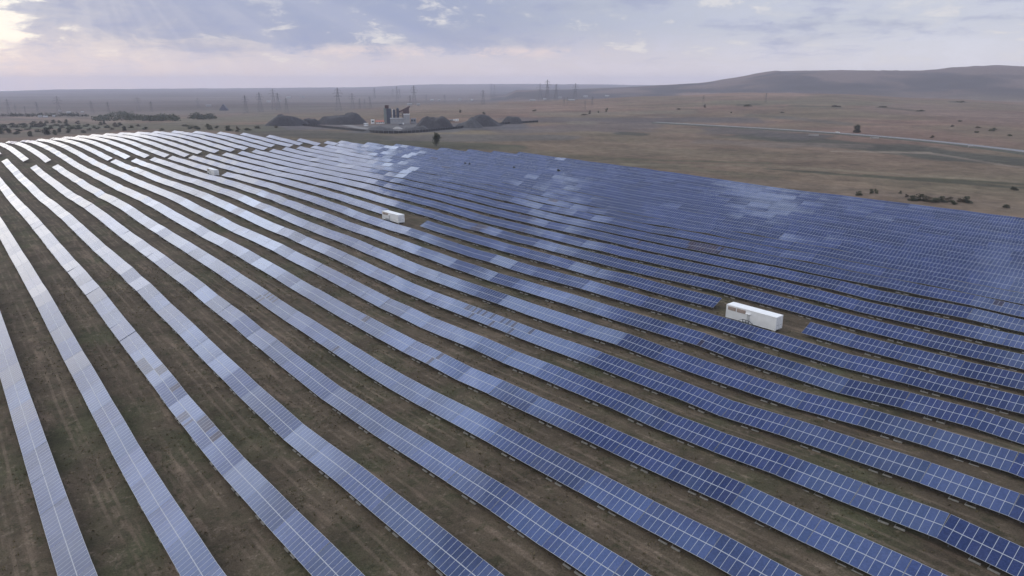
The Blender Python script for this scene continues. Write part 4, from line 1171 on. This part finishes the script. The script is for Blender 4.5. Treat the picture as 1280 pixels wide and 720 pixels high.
W = bpy.data.worlds.new('World'); SC.world = W; W.use_nodes = True
W.node_tree.nodes.clear()
nt = NT(W.node_tree)
out = nt.n('ShaderNodeOutputWorld')
sky = nt.n('ShaderNodeTexSky', sky_type='NISHITA', sun_disc=False, sun_elevation=SUN_EL, sun_rotation=SUN_AZ, air_density=1.0, dust_density=1.5)
bg1 = nt.n('ShaderNodeBackground', {'Color': sky.outputs[0], 'Strength': 0.08})
d = nt.n('ShaderNodeTexCoord').outputs['Generated']
sep = nt.n('ShaderNodeSeparateXYZ', {0: d})
X, Y, Z = sep.outputs
az = nt.math('ARCTAN2', X, Y)                       # radians, 0 straight ahead
zc = nt.math('MAXIMUM', Z, 0.0)
k = nt.math('DIVIDE', 1.0, nt.math('ADD', zc, 0.11))
pv = nt.n('ShaderNodeCombineXYZ', {0: nt.math('MULTIPLY', X, k), 1: nt.math('MULTIPLY', Y, k), 2: 0.0}).outputs[0]
warp = nt.n('ShaderNodeTexNoise', {'Vector': pv, 'Scale': 1.6, 'Detail': 3.0}).outputs[1]
wv = nt.n('ShaderNodeVectorMath', {0: nt.n('ShaderNodeVectorMath', {0: warp, 1: (.5, .5, .5)}, operation='SUBTRACT').outputs[0]}, operation='SCALE')
wv.inputs['Scale'].default_value = 0.8
pw = nt.n('ShaderNodeVectorMath', {0: pv, 1: wv.outputs[0]}, operation='ADD').outputs[0]
nbig = nt.noise(pw, 0.62, 6.0, 0.58)
cyl = nt.n('ShaderNodeCombineXYZ', {0: nt.math('MULTIPLY', az, 9.0), 1: nt.math('MULTIPLY', zc, 21.0), 2: 0.0}).outputs[0]
cw = nt.n('ShaderNodeVectorMath', {0: cyl, 1: nt.n('ShaderNodeVectorMath', {0: wv.outputs[0], 1: (.6, .6, .6)}, operation='MULTIPLY').outputs[0]}, operation='ADD').outputs[0]
nfine = nt.noise(cw, 1.5, 9.0, 0.64)
# general veil: pinkish low, blue-grey higher, paler toward the right
elev = nt.ss(zc, 0.0, 0.085)
low = nt.mix(nt.ss(az, -0.1, 0.6), (0.80, 0.71, 0.76), (0.82, 0.80, 0.86))
mid_ = nt.mix(nt.ss(az, -0.1, 0.5), (0.43, 0.47, 0.62), (0.63, 0.66, 0.77))
veil = nt.mix(elev, low, mid_)
veil = nt.mix(nt.ss(zc, 0.12, 0.40), veil, (0.34, 0.41, 0.60))
# the large slate-blue cloud bank up and left of centre
bank_az = nt.math('MULTIPLY', nt.ss(az, -0.60, -0.44), nt.ss(az, 0.10, -0.16))
base_h = nt.math('ADD', 0.047, nt.math('ADD', nt.math('MULTIPLY', nt.math('SUBTRACT', nbig, 0.5), 0.05), nt.math('MULTIPLY', nt.math('SUBTRACT', nfine, 0.5), 0.05)))
bank = nt.math('MULTIPLY', bank_az, nt.ss(nt.math('SUBTRACT', zc, base_h), -0.006, 0.007))
bank = nt.math('MULTIPLY', bank, nt.ss(zc, 0.45, 0.16))
c1 = nt.mix(nt.math('MULTIPLY', bank, 0.95), veil, (0.345, 0.395, 0.59))
# soft mottling of the deck everywhere
dk = nt.math('MULTIPLY', nt.ss(nt.math('ADD', nt.math('MULTIPLY', nbig, 0.6), nt.math('MULTIPLY', nt.math('SUBTRACT', 1.0, nfine), 0.4)), 0.50, 0.62), nt.math('MULTIPLY', nt.ss(zc, 0.015, 0.05), 0.72))
c2 = nt.mix(dk, c1, (0.36, 0.40, 0.58))
# lit edges and thin gaps
gap = nt.math('MULTIPLY', nt.math('MULTIPLY', nt.ss(nfine, 0.525, 0.65), nt.ss(nbig, 0.60, 0.42)), nt.ss(zc, 0.30, 0.15))
gap = nt.math('MULTIPLY', gap, nt.ss(zc, 0.012, 0.04))
c3 = nt.mix(nt.math('MULTIPLY', gap, 0.75), c2, (0.90, 0.86, 0.86))
# pink lit band under the bank
band = nt.math('MULTIPLY', nt.ss(zc, 0.030, 0.041), nt.ss(zc, 0.053, 0.043))
band = nt.math('MULTIPLY', band, nt.math('MULTIPLY', nt.ss(az, -0.33, -0.2), nt.ss(az, 0.2, 0.02)))
band = nt.math('MULTIPLY', band, nt.ss(nfine, 0.42, 0.60))
c4 = nt.mix(nt.math('MULTIPLY', band, 0.8), c3, (0.86, 0.73, 0.75))
# the torn bright opening at the frame's left edge and the bright thin cloud round the hidden sun, high and left of the view
bright_dir = Vector((math.sin(math.radians(-42)) * math.cos(math.radians(19)), math.cos(math.radians(-42)) * math.cos(math.radians(19)), math.sin(math.radians(19))))
dot = nt.n('ShaderNodeVectorMath', {0: d, 1: tuple(bright_dir)}, operation='DOT_PRODUCT').outputs['Value']
lobe = nt.math('POWER', nt.math('MAXIMUM', dot, 0.0), 13.0)
hi = nt.math('MAXIMUM', nt.ss(zc, 0.095, 0.20), nt.ss(az, -0.62, -0.76))
nhi = nt.noise(nt.n('ShaderNodeVectorMath', {0: d, 1: (1.0, 1.0, 1.6)}, operation='MULTIPLY').outputs[0], 5.0, 5.0, 0.6)
patch = nt.n('ShaderNodeMapRange', {0: nhi, 1: 0.36, 2: 0.64, 3: 0.55, 4: 1.7}).outputs[0]
amt = nt.math('MULTIPLY', nt.math('MULTIPLY', lobe, hi), nt.math('MULTIPLY', patch, 0.32))
edge = nt.math('ADD', nt.math('MULTIPLY', nt.math('SUBTRACT', nfine, 0.5), 0.30), nt.math('MULTIPLY', nt.math('SUBTRACT', nbig, 0.5), 0.16))
opening = nt.ss(nt.math('SUBTRACT', edge, nt.math('ADD', az, 0.585)), -0.015, 0.03)
opening = nt.math('MULTIPLY', opening, nt.ss(nt.math('ADD', zc, nt.math('MULTIPLY', edge, .25)), 0.030, 0.060))
c5 = nt.mix(nt.math('MULTIPLY', opening, 0.9), c4, (1.02, 1.00, 0.94))
npat = nt.noise(nt.n('ShaderNodeVectorMath', {0: d, 1: (1.0, 1.0, 1.25)}, operation='MULTIPLY').outputs[0], 4.4, 5.0, 0.56)
heap_ = nt.math('MULTIPLY', nt.ss(npat, 0.45, 0.62), nt.ss(zc, 0.16, 0.34))
c5 = nt.mix(nt.math('MULTIPLY', heap_, 0.92), c5, (2.0, 2.1, 2.25))
# faint slanting sunbeams under the cloud deck, fanning out from the hidden sun
elv = nt.math('SUBTRACT', zc, 0.20); azs = nt.math('ADD', az, 0.52)
fan = nt.math('ARCTAN2', azs, elv)
beam = nt.n('ShaderNodeTexNoise', {'W': nt.math('MULTIPLY', fan, 7.0), 'Scale': 1.0, 'Detail': 2.0}, noise_dimensions='1D').outputs[0]
beam = nt.math('MULTIPLY', nt.math('MULTIPLY', nt.ss(beam, 0.40, 0.72), nt.ss(zc, 0.14, 0.08)), 0.085)
c5 = nt.mix(beam, c5, (0.98, 0.93, 0.95))
d2 = Vector((math.sin(math.radians(-24)) * math.cos(math.radians(34)), math.cos(math.radians(-24)) * math.cos(math.radians(34)), math.sin(math.radians(34))))
dot2 = nt.math('MAXIMUM', nt.n('ShaderNodeVectorMath', {0: d, 1: tuple(d2)}, operation='DOT_PRODUCT').outputs['Value'], 0.0)
amt = nt.math('ADD', amt, nt.math('MULTIPLY', nt.math('MULTIPLY', heap_, nt.math('POWER', dot2, 14.0)), 1.1))
glow = nt.n('ShaderNodeVectorMath', {0: (0.74, 0.92, 1.22)}, operation='SCALE')
nt.link(amt, glow.inputs['Scale'])
c6 = nt.n('ShaderNodeVectorMath', {0: c5, 1: glow.outputs[0]}, operation='ADD').outputs[0]
bg2 = nt.n('ShaderNodeBackground', {'Color': c6, 'Strength': 1.0})
cover = nt.n('ShaderNodeMapRange', {0: nfine, 1: 0.35, 2: 0.6, 3: 0.97, 4: 0.86}).outputs[0]
mx = nt.n('ShaderNodeMixShader', {0: cover, 1: bg1.outputs[0], 2: bg2.outputs[0]})
nt.link(mx.outputs[0], out.inputs[0])

# the air: one even box of haze round everything
hm, hnt, hout = new_mat('haze_air')
pvn = hnt.n('ShaderNodeVolumePrincipled')
pvn.inputs['Color'].default_value = (0.80, 0.81, 1.0, 1)
pvn.inputs['Density'].default_value = HAZE
pvn.inputs['Density Attribute'].default_value = ''
pvn.inputs['Anisotropy'].default_value = 0.0
hnt.link(pvn.outputs[0], hout.inputs['Volume'])
try: hm.cycles.homogeneous_volume = True
except Exception: pass
hb = MB(); hb.box(-11100, 11100, -11100, 11100, -150, 96)
ho = hb.build('haze', hm); tag(ho, kind='stuff')

SC.view_settings.view_transform = 'Standard'
SC.view_settings.look = 'None'
SC.view_settings.exposure = 0.0
SC.view_settings.gamma = 1.0
SC.render.engine = 'CYCLES'
SC.cycles.max_bounces = 6
SC.cycles.volume_bounces = 1
SC.cycles.use_denoising = True
bpy.context.view_layer.update()
